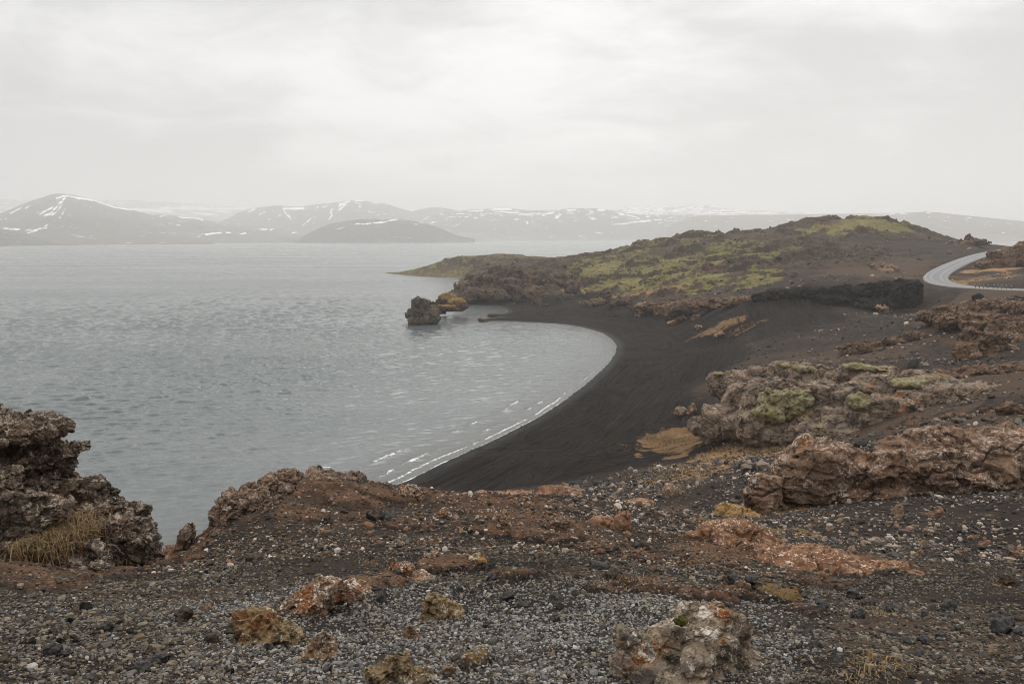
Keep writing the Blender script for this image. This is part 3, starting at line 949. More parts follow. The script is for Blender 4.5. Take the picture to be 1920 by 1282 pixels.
def hill(name, outline, D, foot, mat, seed, back=1.35, shape=1.0, rough=.10, strokes=(), speck=0.0, speck_lo=.35, nu=420, nv=110, stretch=1.0):
    """outline: photo pixels of the skyline, D: distance of the crest, foot: distance of the shore in front"""
    ox = np.array([o[0] for o in outline], float)
    oy = np.array([o[1] for o in outline], float)
    px = np.linspace(ox[0], ox[-1], nu)
    # gently smoothed skyline
    py = np.interp(px, ox, oy)
    kern = np.hanning(9); kern /= kern.sum()
    py = np.convolve(np.pad(py, 4, 'edge'), kern, 'valid')
    a, t = ray(px, py)
    crest = np.maximum(H - t * D, 0.5)
    v = np.concatenate([np.linspace(0, 1, int(nv * .75), endpoint=False), np.linspace(1, 2, nv - int(nv * .75))])
    V, Ax = np.meshgrid(v, a, indexing='ij')
    Cr = np.broadcast_to(crest, V.shape)
    Rr = np.where(V <= 1, foot + (D - foot) * V, D + (D * back - D) * (V - 1))
    X, Y = Rr * np.sin(Ax), Rr * np.cos(Ax)
    p = np.stack([X.ravel(), Y.ravel()], 1)
    prof = np.where(V <= 1, np.clip(V, 0, 1) ** (1.0 + .55 * shape), 1 - np.clip(V - 1, 0, 1) ** 1.6)
    prof = np.where(V <= 1, prof * (1 - .35 * shape) + .35 * shape * sstep(V, 0, 1), prof)
    g = fbm(p / (D * .05), 5, seed, ridged=True).reshape(V.shape)
    b = fbm(p / (D * .014), 4, seed + 3).reshape(V.shape)
    env = np.sin(np.clip(V, 0, 1) * pi) + .12
    Z = Cr * (prof + rough * (g * .8 + b * .35) * env * np.minimum(V * 4, 1)) - .5
    Z = np.where(V == 0, -3, Z)
    qx, qy = proj(np.stack([X, Y, Z], 2))
    # keep the front slope under its own skyline
    over = np.maximum(np.interp(qx, px, py) - qy, 0) * (V < .995)
    Z = Z - over * Rr / F
    hn = np.clip(Z / (crest.max() + 1), 0, 1)
    qx, qy = proj(np.stack([X, Y, Z], 2))
    snow = np.zeros(V.shape)
    for s in strokes:                       # snow lying in gullies and under the crest
        w, pts = s[0], s[1]
        for (x0, y0), (x1, y1) in zip(pts[:-1], pts[1:]):
            ex, ey = x1 - x0, y1 - y0
            f = np.clip(((qx - x0) * ex + (qy - y0) * ey) / (ex * ex + ey * ey + 1e-9), 0, 1)
            d = np.hypot(qx - x0 - f * ex, (qy - y0 - f * ey))
            snow = np.maximum(snow, (s[2] if len(s) > 2 else 1.0) * np.exp(-(d / (w * .8)) ** 2))
    if speck:
        st = fbm(np.stack([p[:, 0] / (D * .010 * stretch), p[:, 1] / (D * .006)], 1), 5, seed + 9, .62).reshape(V.shape)
        snow = np.maximum(snow, sstep(st, .34 - speck, .46 - speck) * sstep(Z / (Cr + 1), speck_lo, speck_lo + .25) * .9)
    snow *= (V <= 1.15)
    co = np.stack([X.ravel(), Y.ravel(), Z.ravel()], 1)
    me = np_mesh(name, co, grid_faces(*V.shape)[:, ::-1], True, {'hill': np.stack([hn.ravel(), snow.ravel(), snow.ravel() * 0], 1)})
    return tag(link(name, me, mat), kind='structure')


HM_dark = hill_material('dark_hill', (.045, .040, .037, 1), (.062, .053, .047, 1), (.07, .06, .05, 1))
HM_grey = hill_material('grey_hill', (.050, .046, .044, 1), (.075, .066, .058, 1), (.105, .088, .068, 1))
HM_brown = hill_material('brown_hill', (.075, .060, .050, 1), (.11, .080, .058, 1), (.15, .105, .075, 1))

hill('far_snowy_plateau', [(-200, 380), (0, 374), (50, 375), (100, 378), (200, 375), (260, 376), (320, 379), (400, 384), (470, 390), (560, 400), (650, 430)], 9500, 5200, HM_grey, 21, rough=.05, speck=.30, speck_lo=.35, stretch=4, strokes=[(3, [(245, 392), (280, 394), (320, 396)]), (2.5, [(300, 390), (400, 392), (460, 391)])])
hill('far_snowy_mountain', [(1080, 420), (1130, 396), (1165, 390), (1200, 388.5), (1240, 386.5), (1265, 386), (1300, 384), (1330, 385), (1350, 388), (1385, 392), (1430, 395), (1480, 397), (1530, 401), (1600, 410)], 6800, 5400, HM_grey, 22, rough=.06, speck=.42, speck_lo=.2, stretch=2)
hill('lake_hill_distant', [(735, 420), (770, 398), (785, 393), (805, 389.5), (825, 389), (850, 393), (875, 399), (900, 415)], 5600, 4800, HM_grey, 23, rough=.06)
hill('right_shore_hill', [(1250, 425), (1300, 405), (1380, 403), (1480, 402.5), (1560, 401), (1640, 400.5), (1700, 399), (1735, 397), (1760, 398.5), (1800, 403), (1850, 408), (1900, 413), (1960, 418), (2100, 428), (2400, 440)], 4300, 3500, HM_brown, 24, rough=.07, speck=.12, speck_lo=.5,
     strokes=[(1.2, [(1488, 420), (1500, 416), (1530, 411)]), (1.2, [(1690, 400), (1700, 401)]), (1.2, [(1738, 399), (1746, 400)]), (1.2, [(1812, 408), (1822, 409)]), (1, [(1866, 438), (1868, 439)]), (1, [(1878, 436), (1884, 437)]), (1.2, [(1510, 408), (1540, 405)])])
hill('long_snowy_ridge', [(760, 436), (790, 410), (830, 399), (860, 396), (885, 393), (905, 392.5), (930, 390.5), (950, 390), (975, 393), (1000, 395), (1030, 394.5), (1065, 391.5), (1095, 390.5), (1130, 392), (1150, 395), (1180, 401), (1220, 403), (1300, 403), (1400, 404), (1460, 406), (1560, 412), (1640, 425)], 5000, 4500, HM_grey, 25, rough=.10, speck=.26, speck_lo=.5,
     strokes=[(1.8, [(880, 396), (905, 395)]), (2, [(925, 392), (960, 393)]), (1.6, [(930, 396), (975, 400), (990, 403)]), (2, [(1017, 402), (1036, 399)]), (1.2, [(1049, 400), (1051, 404)]), (1.6, [(1065, 395), (1080, 393)]), (2, [(1122, 394), (1134, 394)]), (1.6, [(1155, 398), (1188, 406)]), (1.5, [(1148, 421), (1175, 419), (1220, 413)]), (1.2, [(990, 412), (988, 420)]), (1, [(1120, 436), (1128, 438)])])
hill('snowy_crest_hill', [(330, 440), (390, 425), (430, 408), (450, 398), (480, 390), (515, 385.5), (545, 387), (570, 386.5), (600, 383), (640, 378.5), (665, 375), (690, 377), (700, 380), (725, 382), (750, 391), (775, 397), (800, 402), (850, 416), (920, 440)], 5600, 4000, HM_grey, 26, rough=.09, speck=.10, speck_lo=.3,
     strokes=[(1.6, [(466, 398), (478, 392)]), (1.7, [(487, 402), (497, 397)]), (2, [(518, 408), (526, 403)]), (2.6, [(532, 391), (545, 391), (568, 391)]), (1.6, [(531, 392), (534, 398), (542, 406), (546, 412)]), (1.6, [(567, 423), (577, 416), (582, 410)]), (1.6, [(592, 394), (596, 388)]), (1.4, [(606, 389), (608, 385)]), (1.4, [(611, 388), (614, 384)]),
              (3.2, [(636, 386), (645, 381), (655, 378)]), (2.2, [(632, 398), (640, 390), (648, 383)]), (2, [(616, 413), (622, 404), (620, 396), (624, 392)]), (2, [(664, 375.5), (680, 377)]), (1.3, [(668, 380), (676, 383)]), (1.4, [(700, 381), (708, 382)]), (1.2, [(690, 396), (702, 400)]), (1.4, [(706, 402), (710, 403)]), (1.2, [(724, 384), (726, 384)])])
hill('shore_shelf_hill', [(160, 446), (230, 424), (262, 408), (300, 402), (340, 406), (380, 411), (430, 421), (480, 426), (540, 430), (580, 440), (610, 452)], 4600, 3000, HM_grey, 27, rough=.08, speck=.12, speck_lo=.2,
     strokes=[(1.8, [(322, 400), (345, 402), (380, 403)]), (1.3, [(300, 406), (318, 402)]), (1.6, [(335, 407), (360, 409), (378, 411)]), (1.5, [(372, 408), (380, 413)]), (1.3, [(392, 411), (424, 419)]), (1.4, [(420, 412), (436, 413)]), (2, [(488, 430), (500, 430)]), (1.5, [(506, 432), (512, 429)]), (1.2, [(540, 426), (548, 426)]), (1.4, [(548, 437), (572, 431)]), (1.6, [(358, 447), (376, 443)]), (2.0, [(386, 440), (396, 438), (414, 437)]), (1.4, [(424, 436), (432, 436)]), (1.5, [(452, 439), (460, 437)]), (1.3, [(290, 416), (298, 416)]), (1.2, [(332, 423), (338, 422)])])
hill('snow_streaked_cone_hill', [(-160, 420), (-80, 408), (0, 400), (30, 388), (60, 376), (80, 370), (95, 365), (108, 363), (125, 364), (150, 368.5), (175, 375), (200, 382), (225, 389), (250, 394), (280, 402), (330, 418), (400, 440)], 4500, 2550, HM_grey, 28, rough=.05, speck=.06,
     strokes=[(2, [(106, 372), (118, 368), (132, 368)]), (1.8, [(132, 369), (160, 373), (178, 377), (190, 381), (215, 389), (245, 393)]), (1.4, [(145, 373), (160, 374)]), (2, [(122, 371), (114, 380), (104, 390), (96, 400), (84, 403)]), (2, [(116, 384), (108, 395), (98, 403)], .9), (1.8, [(100, 388), (88, 394), (74, 402)], .9), (1.8, [(122, 393), (113, 408), (100, 416)], .75), (1.5, [(100, 416), (84, 424)], .9), (1.5, [(88, 428), (48, 432)], .85), (1.5, [(36, 430), (8, 428)], .9), (1.5, [(40, 389), (20, 400)]), (1.5, [(55, 386), (48, 390)]), (1.3, [(70, 432), (52, 437)], .7), (1, [(150, 424), (140, 428)], .7), (1.2, [(0, 396), (20, 387)], .8)])
hill('dark_shore_hill', [(-260, 416), (-120, 424), (0, 430), (30, 434), (60, 442), (100, 450), (150, 456)], 3000, 2380, HM_dark, 29, rough=.05)
hill('dark_rounded_hill', [(552, 451), (575, 439), (600, 427), (620, 419), (645, 414.5), (670, 411.5), (700, 410.5), (740, 411), (765, 413), (790, 417), (815, 424), (840, 434), (860, 442), (890, 448)], 3250, 2950, HM_dark, 30, shape=.3, rough=.05,
     strokes=[(1.6, [(668, 420), (690, 420)]), (2.2, [(690, 419), (715, 417)]), (1.6, [(715, 418), (735, 413), (745, 412)]), (1.1, [(786, 416), (796, 419)])])

# ------------------------------------------------------------------ rock kit
def _ico(sub):
    bm = bmesh.new()
    bmesh.ops.create_icosphere(bm, subdivisions=sub, radius=1.0)
    v = np.array([q.co[:] for q in bm.verts])
    f = np.array([[q.index for q in p.verts] for p in bm.faces])
    bm.free()
    return v, f


ICO = {k: _ico(k) for k in (1, 2, 3, 4, 5)}


def faceted(sub, seed, cuts=9, lo=.55, hi=.9, boxy=0):
    """unit boulder: a ball (or, with boxy, a rounded block) cut back by random planes"""
    v, f = ICO[sub]
    v = v.copy()
    if boxy:
        v = v / np.abs(v).max(1)[:, None] ** boxy
        lo, hi = lo + .42 * boxy, hi + .42 * boxy
    rng = np.random.RandomState(seed)
    for _ in range(cuts):
        n = rng.normal(size=3)
        n /= np.linalg.norm(n)
        d = rng.uniform(lo, hi)
        e = np.maximum(v @ n - d, 0)
        v -= e[:, None] * n
    return v, f


def rotm(ax, ay, az):
    return np.array(Matrix.Rotation(az, 3, 'Z') @ Matrix.Rotation(ay, 3, 'Y') @ Matrix.Rotation(ax, 3, 'X'))


def voxel(co, fa, size):
    me = np_mesh('tmp', co, fa, False)
    o = bpy.data.objects.new('tmp', me)
    COL.objects.link(o)
    md = o.modifiers.new('r', 'REMESH')
    md.mode = 'VOXEL'
    md.voxel_size = size
    dg = bpy.context.evaluated_depsgraph_get()
    ev = o.evaluated_get(dg)
    m2 = ev.to_mesh()
    n = len(m2.vertices)
    v = np.empty(n * 3, np.float32)
    m2.vertices.foreach_get('co', v)
    nf = len(m2.polygons)
    lt = np.empty(nf, np.int32)
    m2.polygons.foreach_get('loop_total', lt)
    li = np.empty(len(m2.loops), np.int32)
    m2.loops.foreach_get('vertex_index', li)
    ev.to_mesh_clear()
    bpy.data.objects.remove(o)
    bpy.data.meshes.remove(me)
    st = np.concatenate([[0], np.cumsum(lt)[:-1]])
    q = lt == 4
    f4 = li[st[q][:, None] + np.arange(4)]
    t3 = li[st[~q][:, None] + np.arange(3)]
    if False:
        f4 = np.concatenate([f4, np.concatenate([t3, t3[:, :1]], 1)])
        f4 = f4[[len(set(x)) == 4 for x in f4[-len(t3):]].__len__() * [] or np.arange(len(f4) - len(t3))]
    return v.reshape(-1, 3).astype(float), f4


def normals(co, fa):
    a, b, c = co[fa[:, 0]], co[fa[:, 1]], co[fa[:, 2]]
    n = np.cross(b - a, c - a)
    if fa.shape[1] == 4:
        n = n + np.cross(c - a, co[fa[:, 3]] - a)
    vn = np.zeros_like(co)
    for k in range(fa.shape[1]):
        for d in range(3):
            vn[:, d] += np.bincount(fa[:, k], n[:, d], len(co))
    return vn / (np.linalg.norm(vn, axis=1)[:, None] + 1e-12)


def smooth_pts(co, fa, it):
    e = np.concatenate([np.stack([fa[:, k], fa[:, (k + 1) % fa.shape[1]]], 1) for k in range(fa.shape[1])])
    for _ in range(it):
        acc = np.zeros_like(co)
        cnt = np.bincount(e[:, 0], minlength=len(co)) + np.bincount(e[:, 1], minlength=len(co))
        for d in range(3):
            acc[:, d] = np.bincount(e[:, 0], co[e[:, 1], d], len(co)) + np.bincount(e[:, 1], co[e[:, 0], d], len(co))
        co = .4 * co + .6 * acc / np.maximum(cnt, 1)[:, None]
    return co


def roughen(co, fa, u, style, seed, k=1.0):
    """u: metres per photo pixel at that distance"""
    q = co / u
    so = seed * 7.31
    N = normals(co, fa)
    z = np.array([1, 1, 1.0])
    w = q + 3.0 * np.stack([fbm(q / 14 + so + k * 9, 2, seed + k) for k in range(3)], 1)
    if style == 'lava':
        d = 7 * fbm(q / 48 + so, 3, seed)
        d += 9 * facets(w / np.array([30, 30, 18]) + so, seed)
        F1, F2, _ = worley(w / np.array([30, 30, 18]) + so, seed)
        d += -4 * sstep(F2 - F1, .10, 0)
        d += 5.5 * facets(w / 12 + so, seed + 1)
        F1, F2, _ = worley(q / 6 + so, seed + 2)
        d += 1.6 * (.5 - F1) + 1.8 * facets(w / 5.5 + so, seed + 3)
        d += -4 * sstep(fbm(q / 9 + so, 3, seed + 4), .30, .55)
    elif style == 'slab':
        d = 4 * fbm(q / 70 + so, 3, seed)
        F1, F2, _ = worley(w / np.array([95, 95, 75]) + .25 * fbm(q / 30, 2, seed)[:, None] + so, seed)
        d += -9 * sstep(F2 - F1, .04, 0)
        d += 8 * facets(w / np.array([70, 70, 45]) + so, seed + 1)
        d += 3.6 * facets(w / np.array([26, 26, 12]) + so, seed + 2)
        d += 1.3 * fbm(q / np.array([14, 14, 5]) + so, 3, seed) + .9 * facets(w / 6 + so, seed + 3)
    elif style == 'block':
        w2 = w / np.array([24, 24, 30])
        F1, F2, I = worley(w2 + so, seed)
        d = 2.5 * (I - .5) - 3.5 * sstep(F2 - F1, .07, 0) + 5.5 * facets(w2 + so, seed)
        d += 3.0 * facets(w / 10 + so, seed + 1) + 1.4 * facets(w / 5 + so, seed + 3)
        d += 3 * fbm(q / 30 + so, 3, seed) + .8 * fbm(q / 4 + so, 2, seed)
    else:  # moss
        F1, F2, _ = worley(q / 9 + so, seed)
        d = 5 * fbm(q / 25 + so, 3, seed) + 4.0 * (.5 - F1) - 4 * sstep(fbm(q / 12 + so, 3, seed + 4), .1, .4) + .8 * fbm(q / 3 + so, 2, seed)
    return co + N * (d * u * k)[:, None]


def blob_mesh(spec, r0, seed, sub=4, cuts=7, frac=0, boxy=0):
    """blobs given as (px, py, half width px, half height px[, dr, depth factor, tilt]) -> joined mesh"""
    cs, fs, n = [], [], 0
    for i, b in enumerate(spec):
        px, py, w, h = b[:4]
        dr = b[4] if len(b) > 4 else 0
        dk = b[5] if len(b) > 5 else .8
        tilt = b[6] if len(b) > 6 else 0
        c = P(px, py, r0 + dr)
        u = np.linalg.norm(c - np.array([0, 0, H])) / F
        v, f = faceted(sub, seed * 31 + i, cuts, boxy=boxy)
        v = v * np.array([w, max(w * dk, h * .5), h]) * u * 1.08
        az = atan2(c[0], c[1])
        v = v @ rotm(0, tilt, 0).T @ rotm(0, 0, -az).T
        cs.append(v + c)
        fs.append(f + n)
        n += len(v)
        rng = np.random.RandomState(seed * 77 + i)
        for k in range(frac):                      # broken blocks that make up the outcrop
            e = rng.normal(size=3)
            e[2] = abs(e[2]) * .9 - .25
            e /= np.linalg.norm(e)
            s = rng.uniform(.24, .5)
            g = min(w, h) * .5 + .5 * h
            v, f = faceted(4, seed * 131 + i * 17 + k, 10, .48, .85, boxy=boxy)
            v = v * np.array([rng.uniform(.8, 1.3) * (w + g) * .5, (w + g) * .45, rng.uniform(.7, 1.1) * g]) * s * u * 1.1
            v = v @ rotm(rng.uniform(-.5, .5) * (1 - .5 * (boxy > 0)), rng.uniform(-.5, .5) * (1 - .5 * (boxy > 0)), rng.uniform(0, 6.3)).T
            o = e * np.array([w, max(w * dk, h * .5), h]) * u * .88
            o = o @ rotm(0, tilt, 0).T @ rotm(0, 0, -az).T
            cs.append(v + c + o)
            fs.append(f + n)
            n += len(v)
    return np.concatenate(cs), np.concatenate(fs)


def crag(name, spec, r0, mat, seed, style='lava', vox=3.2, cuts=7, soft=2, label=None, cat='rock', group=None, kind=None, parent=None, sub=4, amp=1.0, frac=0, boxy=0, k=1.0):
    u = r0 / F
    co, fa = blob_mesh(spec, r0, seed, sub, cuts, frac, boxy)
    co, fa = voxel(co, fa, vox * u)
    co = smooth_pts(co, fa, soft)
    co = roughen(co, fa, u * amp, style, seed, k)
    base = co.mean(0)
    base[2] = co[:, 2].min()
    o = link(name, np_mesh(name, co - base, fa, style in ('slab', 'moss')), mat, None, base)
    if parent is not None:
        o.parent = parent
        o.location = Vector(base) - Vector(parent.location)
    return tag(o, label, cat if parent is None else None, group, kind)


def boulder(name, px, py, w, h, mat, seed, label=None, cat='rock', group=None, sink=.3, sub=4, cuts=11, rough=1.0, at=None, depth=.85, tilt=None, style='block', lo=.5, hi=.85):
    """one loose rock: (px, py) is the middle of its visible foot, w and h its visible size in photo pixels"""
    c = hit(px, py) if at is None else np.array(at, float)
    dist = np.linalg.norm(c - np.array([0, 0, H]))
    u = dist / F
    v, f = faceted(sub, seed, cuts, lo, hi)
    v /= np.abs(v).max(0)
    rng = np.random.RandomState(seed + 900)
    v = v * np.array([w * .5, w * .5 * depth, h * (.5 + sink)]) * u
    tl = rng.uniform(-.25, .25) if tilt is None else tilt
    v = v @ rotm(rng.uniform(-.15, .15), tl, 0).T @ rotm(0, 0, -atan2(c[0], c[1])).T
    size = max(w, h)
    N = normals(v, f)
    q = v / (u * size)
    so = seed * 3.7
    d = .07 * fbm(q * 3 + so, 4, seed) + .05 * fbm(q * 9 + so, 3, seed + 1)
    F1, F2, I = worley(q * 4.5 + so, seed)
    d += .05 * (I - .5) - .03 * sstep(F2 - F1, .12, 0) + .10 * facets(q * 3.5 + so, seed) + .05 * facets(q * 9 + so, seed + 1) + .022 * facets(q * 22 + so, seed + 2)
    v = v + N * (d * u * size * rough)[:, None]
    lift = h * u * (.5 - sink * .5) if at is None else 0
    o = link(name, np_mesh(name, v, f, sub < 5), mat, None, c + np.array([0, 0, h * u * (.5 - sink)]))
    return tag(o, label, cat, group)


def rock_mat(name, a, b, dark, s, speck=(.6, .56, .52), speck_n=.0, lichen=0.0, lich_c=(.36, .34, .31), orange=0.0, orange_c=(.36, .13, .03), moss=0.0, moss_c=(.16, .15, .05), bump=1.0, strata=0.0, grey=0.0):
    """s: size in metres of a mid-size feature"""
    m, t = material(name)
    geo = t.n('ShaderNodeNewGeometry')
    pos = geo.outputs['Position']
    nz = t.n('ShaderNodeSeparateXYZ', {0: geo.outputs['Normal']}).outputs[2]
    ps = t.n('ShaderNodeVectorMath', {0: pos, 3: 1.0 / s}, operation='SCALE').outputs[0]
    n1 = t.noise(ps, .35, 6, .6)
    n2 = t.noise(ps, 1.4, 6, .65, w=1.7)
    n3 = t.noise(ps, 6.0, 5, .7)
    col = t.mix(t.ramp(n1, .35, .65), a, b)
    col = t.mix(t.ramp(n2, .47, .62, 0, .85), col, dark)
    col = t.mix(t.ramp(t.noise(ps, 2.6, 5, .7, w=5.5), .54, .66, 0, .6), col, tuple(min(1, c * 1.7) for c in a[:3]))
    if strata:
        pz = t.mapv(ps, (.25, .25, 2.2))
        col = t.mix(t.math('MULTIPLY', t.ramp(t.noise(pz, 1.0, 5, .6), .5, .65), strata), col, dark)
    if grey:
        col = t.mix(t.math('MULTIPLY', t.ramp(t.noise(ps, .8, 5, .6, w=9.0), .45, .62), grey), col, (.14, .135, .125, 1))
    if orange:
        no = t.noise(ps, .45, 6, .65, w=4.0)
        oc = t.mix(t.ramp(n3, .35, .7), orange_c, tuple(c * .55 for c in orange_c))
        col = t.mix(t.ramp(no, .60 - .2 * orange, .70 - .2 * orange, 0, .85), col, oc)
    if lichen:
        nl = t.noise(ps, 1.3, 9, .74, .3, w=6.0)
        lc = t.mix(t.ramp(n3, .3, .6), lich_c, tuple(min(1, c * 1.5) for c in lich_c))
        col = t.mix(t.ramp(nl, .625 - .2 * lichen, .65 - .2 * lichen, 0, .95), col, lc)
    if moss:
        nm = t.noise(ps, .5, 7, .68, w=8.0)
        f = t.ramp(t.math('ADD', nm, t.math('MULTIPLY', nz, .22)), .80 - .28 * moss, .90 - .28 * moss)
        mc = t.mix(t.ramp(n2, .35, .65), moss_c, tuple(c * .55 for c in moss_c))
        col = t.mix(f, col, mc)
    if speck_n:
        pd = t.mapv(ps, (1.0, 1.0, 1.5), (.3, .5, 0))
        fl = t.noise(pd, 3.4, 5, .78, .8, w=3.3)
        f = t.math('MULTIPLY', t.ramp(fl, .64 - .15 * speck_n, .67 - .15 * speck_n), t.ramp(t.noise(ps, .3, 4, .6, w=11.0), .38, .60, .12, 1))
        col = t.mix(t.math('MULTIPLY', f, .85), col, t.mix(t.ramp(n3, .3, .6), speck, tuple(c * .7 for c in speck[:3])))
    col = t.mix(t.ramp(n3, .25, .5, .35, 0), col, dark)
    h = t.math('ADD', t.math('MULTIPLY', n2, .55), t.math('MULTIPLY', n3, .30))
    finish(t, col, .95, h, .45 * s * bump, 1.0, .06)
    return m

# ------------------------------------------------------------------ rock materials
C4 = lambda r, g, b: (*rgb(r, g, b), 1)
RM_crag = rock_mat('clinker_lava_rock', C4(98, 80, 66), C4(84, 76, 68), C4(44, 38, 33), .16, C4(184, 170, 156), .65, .40, C4(140, 128, 114), .08, C4(104, 76, 50), .0, bump=1.0)
RM_edge = rock_mat('rusty_edge_rock', C4(130, 108, 90), C4(106, 94, 84), C4(56, 47, 41), .17, C4(190, 170, 152), .6, .20, C4(150, 138, 124), .25, C4(124, 80, 54))
RM_ledge = rock_mat('pinkish_ledge_rock', C4(140, 106, 84), C4(122, 92, 74), C4(72, 56, 46), .2, C4(200, 180, 164), .55, .05)
RM_dome = rock_mat('rust_brown_slab_rock', C4(122, 92, 70), C4(104, 76, 56), C4(64, 48, 38), .18, C4(216, 192, 176), .6, .12, C4(180, 152, 134), .1, C4(132, 76, 46), bump=.6)
RM_long = rock_mat('white_flecked_brown_rock', C4(128, 102, 82), C4(106, 84, 68), C4(58, 46, 38), .38, C4(208, 192, 178), .8, .06, C4(168, 146, 128), .2, C4(140, 92, 48))
RM_ochre = rock_mat('ochre_tuff_rock', C4(148, 116, 74), C4(124, 98, 64), C4(82, 64, 44), .3, C4(200, 184, 160), .35, .1)
RM_mossy = rock_mat('mossy_outcrop_rock', C4(138, 120, 103), C4(114, 99, 86), C4(54, 46, 40), 1.2, C4(190, 172, 156), .5, .15, C4(140, 128, 112), .1, moss=.15, moss_c=(.17, .155, .06), grey=.25)
RM_right = rock_mat('brown_weathered_rock', C4(112, 90, 73), C4(92, 75, 62), C4(46, 38, 33), 1.4, C4(180, 160, 142), .45, .0)
RM_black = rock_mat('black_packed_sand', C4(46, 42, 39), C4(38, 35, 33), C4(22, 21, 20), 2.4, strata=.5, bump=.6)
RM_head = rock_mat('headland_rock', C4(100, 82, 68), C4(84, 68, 56), C4(38, 33, 29), 3.2, C4(160, 144, 126), .3, .0, moss=.25, moss_c=(.15, .12, .035), grey=.2)
RM_sea = rock_mat('wave_washed_rock', C4(92, 82, 68), C4(76, 66, 56), C4(34, 30, 27), 2.2, C4(150, 138, 118), .3, .0, moss=.35, moss_c=(.15, .115, .035))
RM_islet = rock_mat('golden_topped_rock', C4(92, 74, 56), C4(70, 58, 48), C4(34, 30, 27), 2.2, moss=.72, moss_c=(.22, .13, .035))
RM_tanb = rock_mat('tan_boulder_rock', C4(146, 122, 100), C4(118, 98, 82), C4(60, 50, 43), 1.4, C4(190, 170, 150), .3)
RM_lich = rock_mat('lichen_crusted_rock', C4(140, 124, 104), C4(108, 96, 82), C4(54, 47, 41), .11, C4(200, 190, 178), .5, .36, C4(156, 148, 138), .42, C4(146, 94, 50), .0, grey=.45, bump=.8)
RM_yell = rock_mat('yellow_lichen_rock', C4(140, 120, 90), C4(118, 100, 76), C4(70, 57, 44), .08, C4(210, 200, 186), .4, .30, C4(160, 150, 136), .25, C4(132, 86, 52))
RM_white = rock_mat('white_lichen_rock', C4(140, 112, 88), C4(112, 92, 74), C4(62, 52, 44), .08, C4(220, 212, 204), .5, .38, C4(164, 154, 142), .3, C4(140, 86, 50))
RM_grey = rock_mat('dark_grey_stone', C4(84, 82, 80), C4(70, 68, 66), C4(40, 38, 37), .05, C4(140, 136, 130), .15)
RM_darkb = rock_mat('dark_brown_lava', C4(80, 70, 62), C4(64, 56, 50), C4(34, 30, 27), .06, C4(150, 140, 130), .12)
MOSS = rock_mat('grey_green_moss', C4(124, 114, 80), C4(146, 140, 114), C4(82, 70, 46), .5, C4(170, 165, 140), .3, moss=.2, moss_c=(.19, .16, .055), bump=1.4)

# ------------------------------------------------------------------ the big outcrops
crag('lava_crag', [(5, 806, 92, 22, 0, .7, .04), (62, 798, 40, 14, 0, .7, -.15), (86, 804, 18, 13, 0, .7, .3), (46, 862, 84, 22, .1, .7, -.05), (104, 856, 32, 17, .1, .7, .25), (40, 905, 80, 46, .4, .7), (120, 930, 74, 34, .1, .6, .25), (172, 922, 24, 22, .1, .7), (10, 975, 72, 84, -.9, .7), (232, 975, 36, 36, .1, .7, .1), (252, 1000, 22, 40, .1, .7, .1), (278, 1036, 22, 26, .1, .8, .4), (225, 1040, 50, 40, .2, .7),
                   (130, 1010, 125, 52, -.2, .5, .2), (-10, 1075, 150, 36, -1.3, .5, .1), (-165, 930, 140, 160, .2, .6), (2, 776, 9, 14, 0, .8)], 9.4, RM_crag, 1, 'lava', 2.2, 8, 1,
     'tall craggy dark lava outcrop with overhanging ledges above the water on the left', 'rock outcrop', frac=9)
crag('lava_edge', [(436, 996, 36, 56, -.2, .8, -.1), (466, 955, 44, 38, -.1, .8, -.4), (525, 918, 46, 26, .2, .9, -.2), (575, 905, 56, 18, .6, .9), (630, 904, 46, 13, 1.2, .9), (480, 990, 34, 30, -.3, .8), (690, 918, 40, 9, 1.9, 1), (500, 968, 40, 38, -.5, .8), (446, 1022, 36, 30, -.7, .8), (412, 1030, 16, 34, .2, 1), (700, 926, 40, 10, 2.2, 1)], 10.6, RM_edge, 2, 'lava', 2.2, 8, 1,
     'rusty lichen-spotted rock edge of the knoll, dropping steeply to the lake', 'rock outcrop', frac=5)
crag('leaning_slab', [(350, 1014, 14, 34, 0, .7, .45), (340, 1030, 16, 26, 0, .7, .5), (326, 1046, 24, 20, 0, .8, .7), (310, 1054, 16, 12, -.1, 1), (375, 1046, 34, 10, .1, 1)], 10.7, RM_edge, 3, 'slab', 2.0, 9, 1,
     'small pointed reddish rock slab leaning up in the gap beside the lava crag', 'rock')
crag('flat_ledge', [(1050, 930, 50, 14, 0, .7), (990, 935, 50, 12, -.2, .8), (920, 938, 60, 10, -.6, .8)], 14.6, RM_ledge, 4, 'slab', 2.0, 8, 2,
     'flat pinkish brown rock ledge on the crest above the black beach', 'rock outcrop')
crag('flat_ledge', [(1150, 948, 38, 13, 0, .7), (1195, 951, 36, 13, .2, .7), (1120, 955, 20, 8, 0, 1)], 15.4, RM_ledge, 5, 'slab', 2.0, 8, 2,
     'low speckled rock ledge right of the flat crest ledge, over the gully', 'rock outcrop')
crag('rock_dome', [(1345, 1045, 108, 52, 0, .75), (1420, 1032, 84, 36, .4, .7, .12), (1290, 1060, 58, 34, -.3, .7), (1380, 1012, 70, 30, .4, .7)], 10.4, RM_dome, 6, 'slab', 2.2, 6, 3,
     'smooth rust brown rock dome flecked with white, beside the dark gravel gully', 'rock outcrop')
crag('rock_dome', [(1590, 1078, 140, 36, 0, .5, .06), (1560, 1064, 80, 30, .3, .6), (1680, 1086, 70, 22, .1, .6)], 9.6, RM_dome, 7, 'slab', 2.2, 6, 3,
     'low rust brown rock hump right of the larger rock dome', 'rock outcrop')
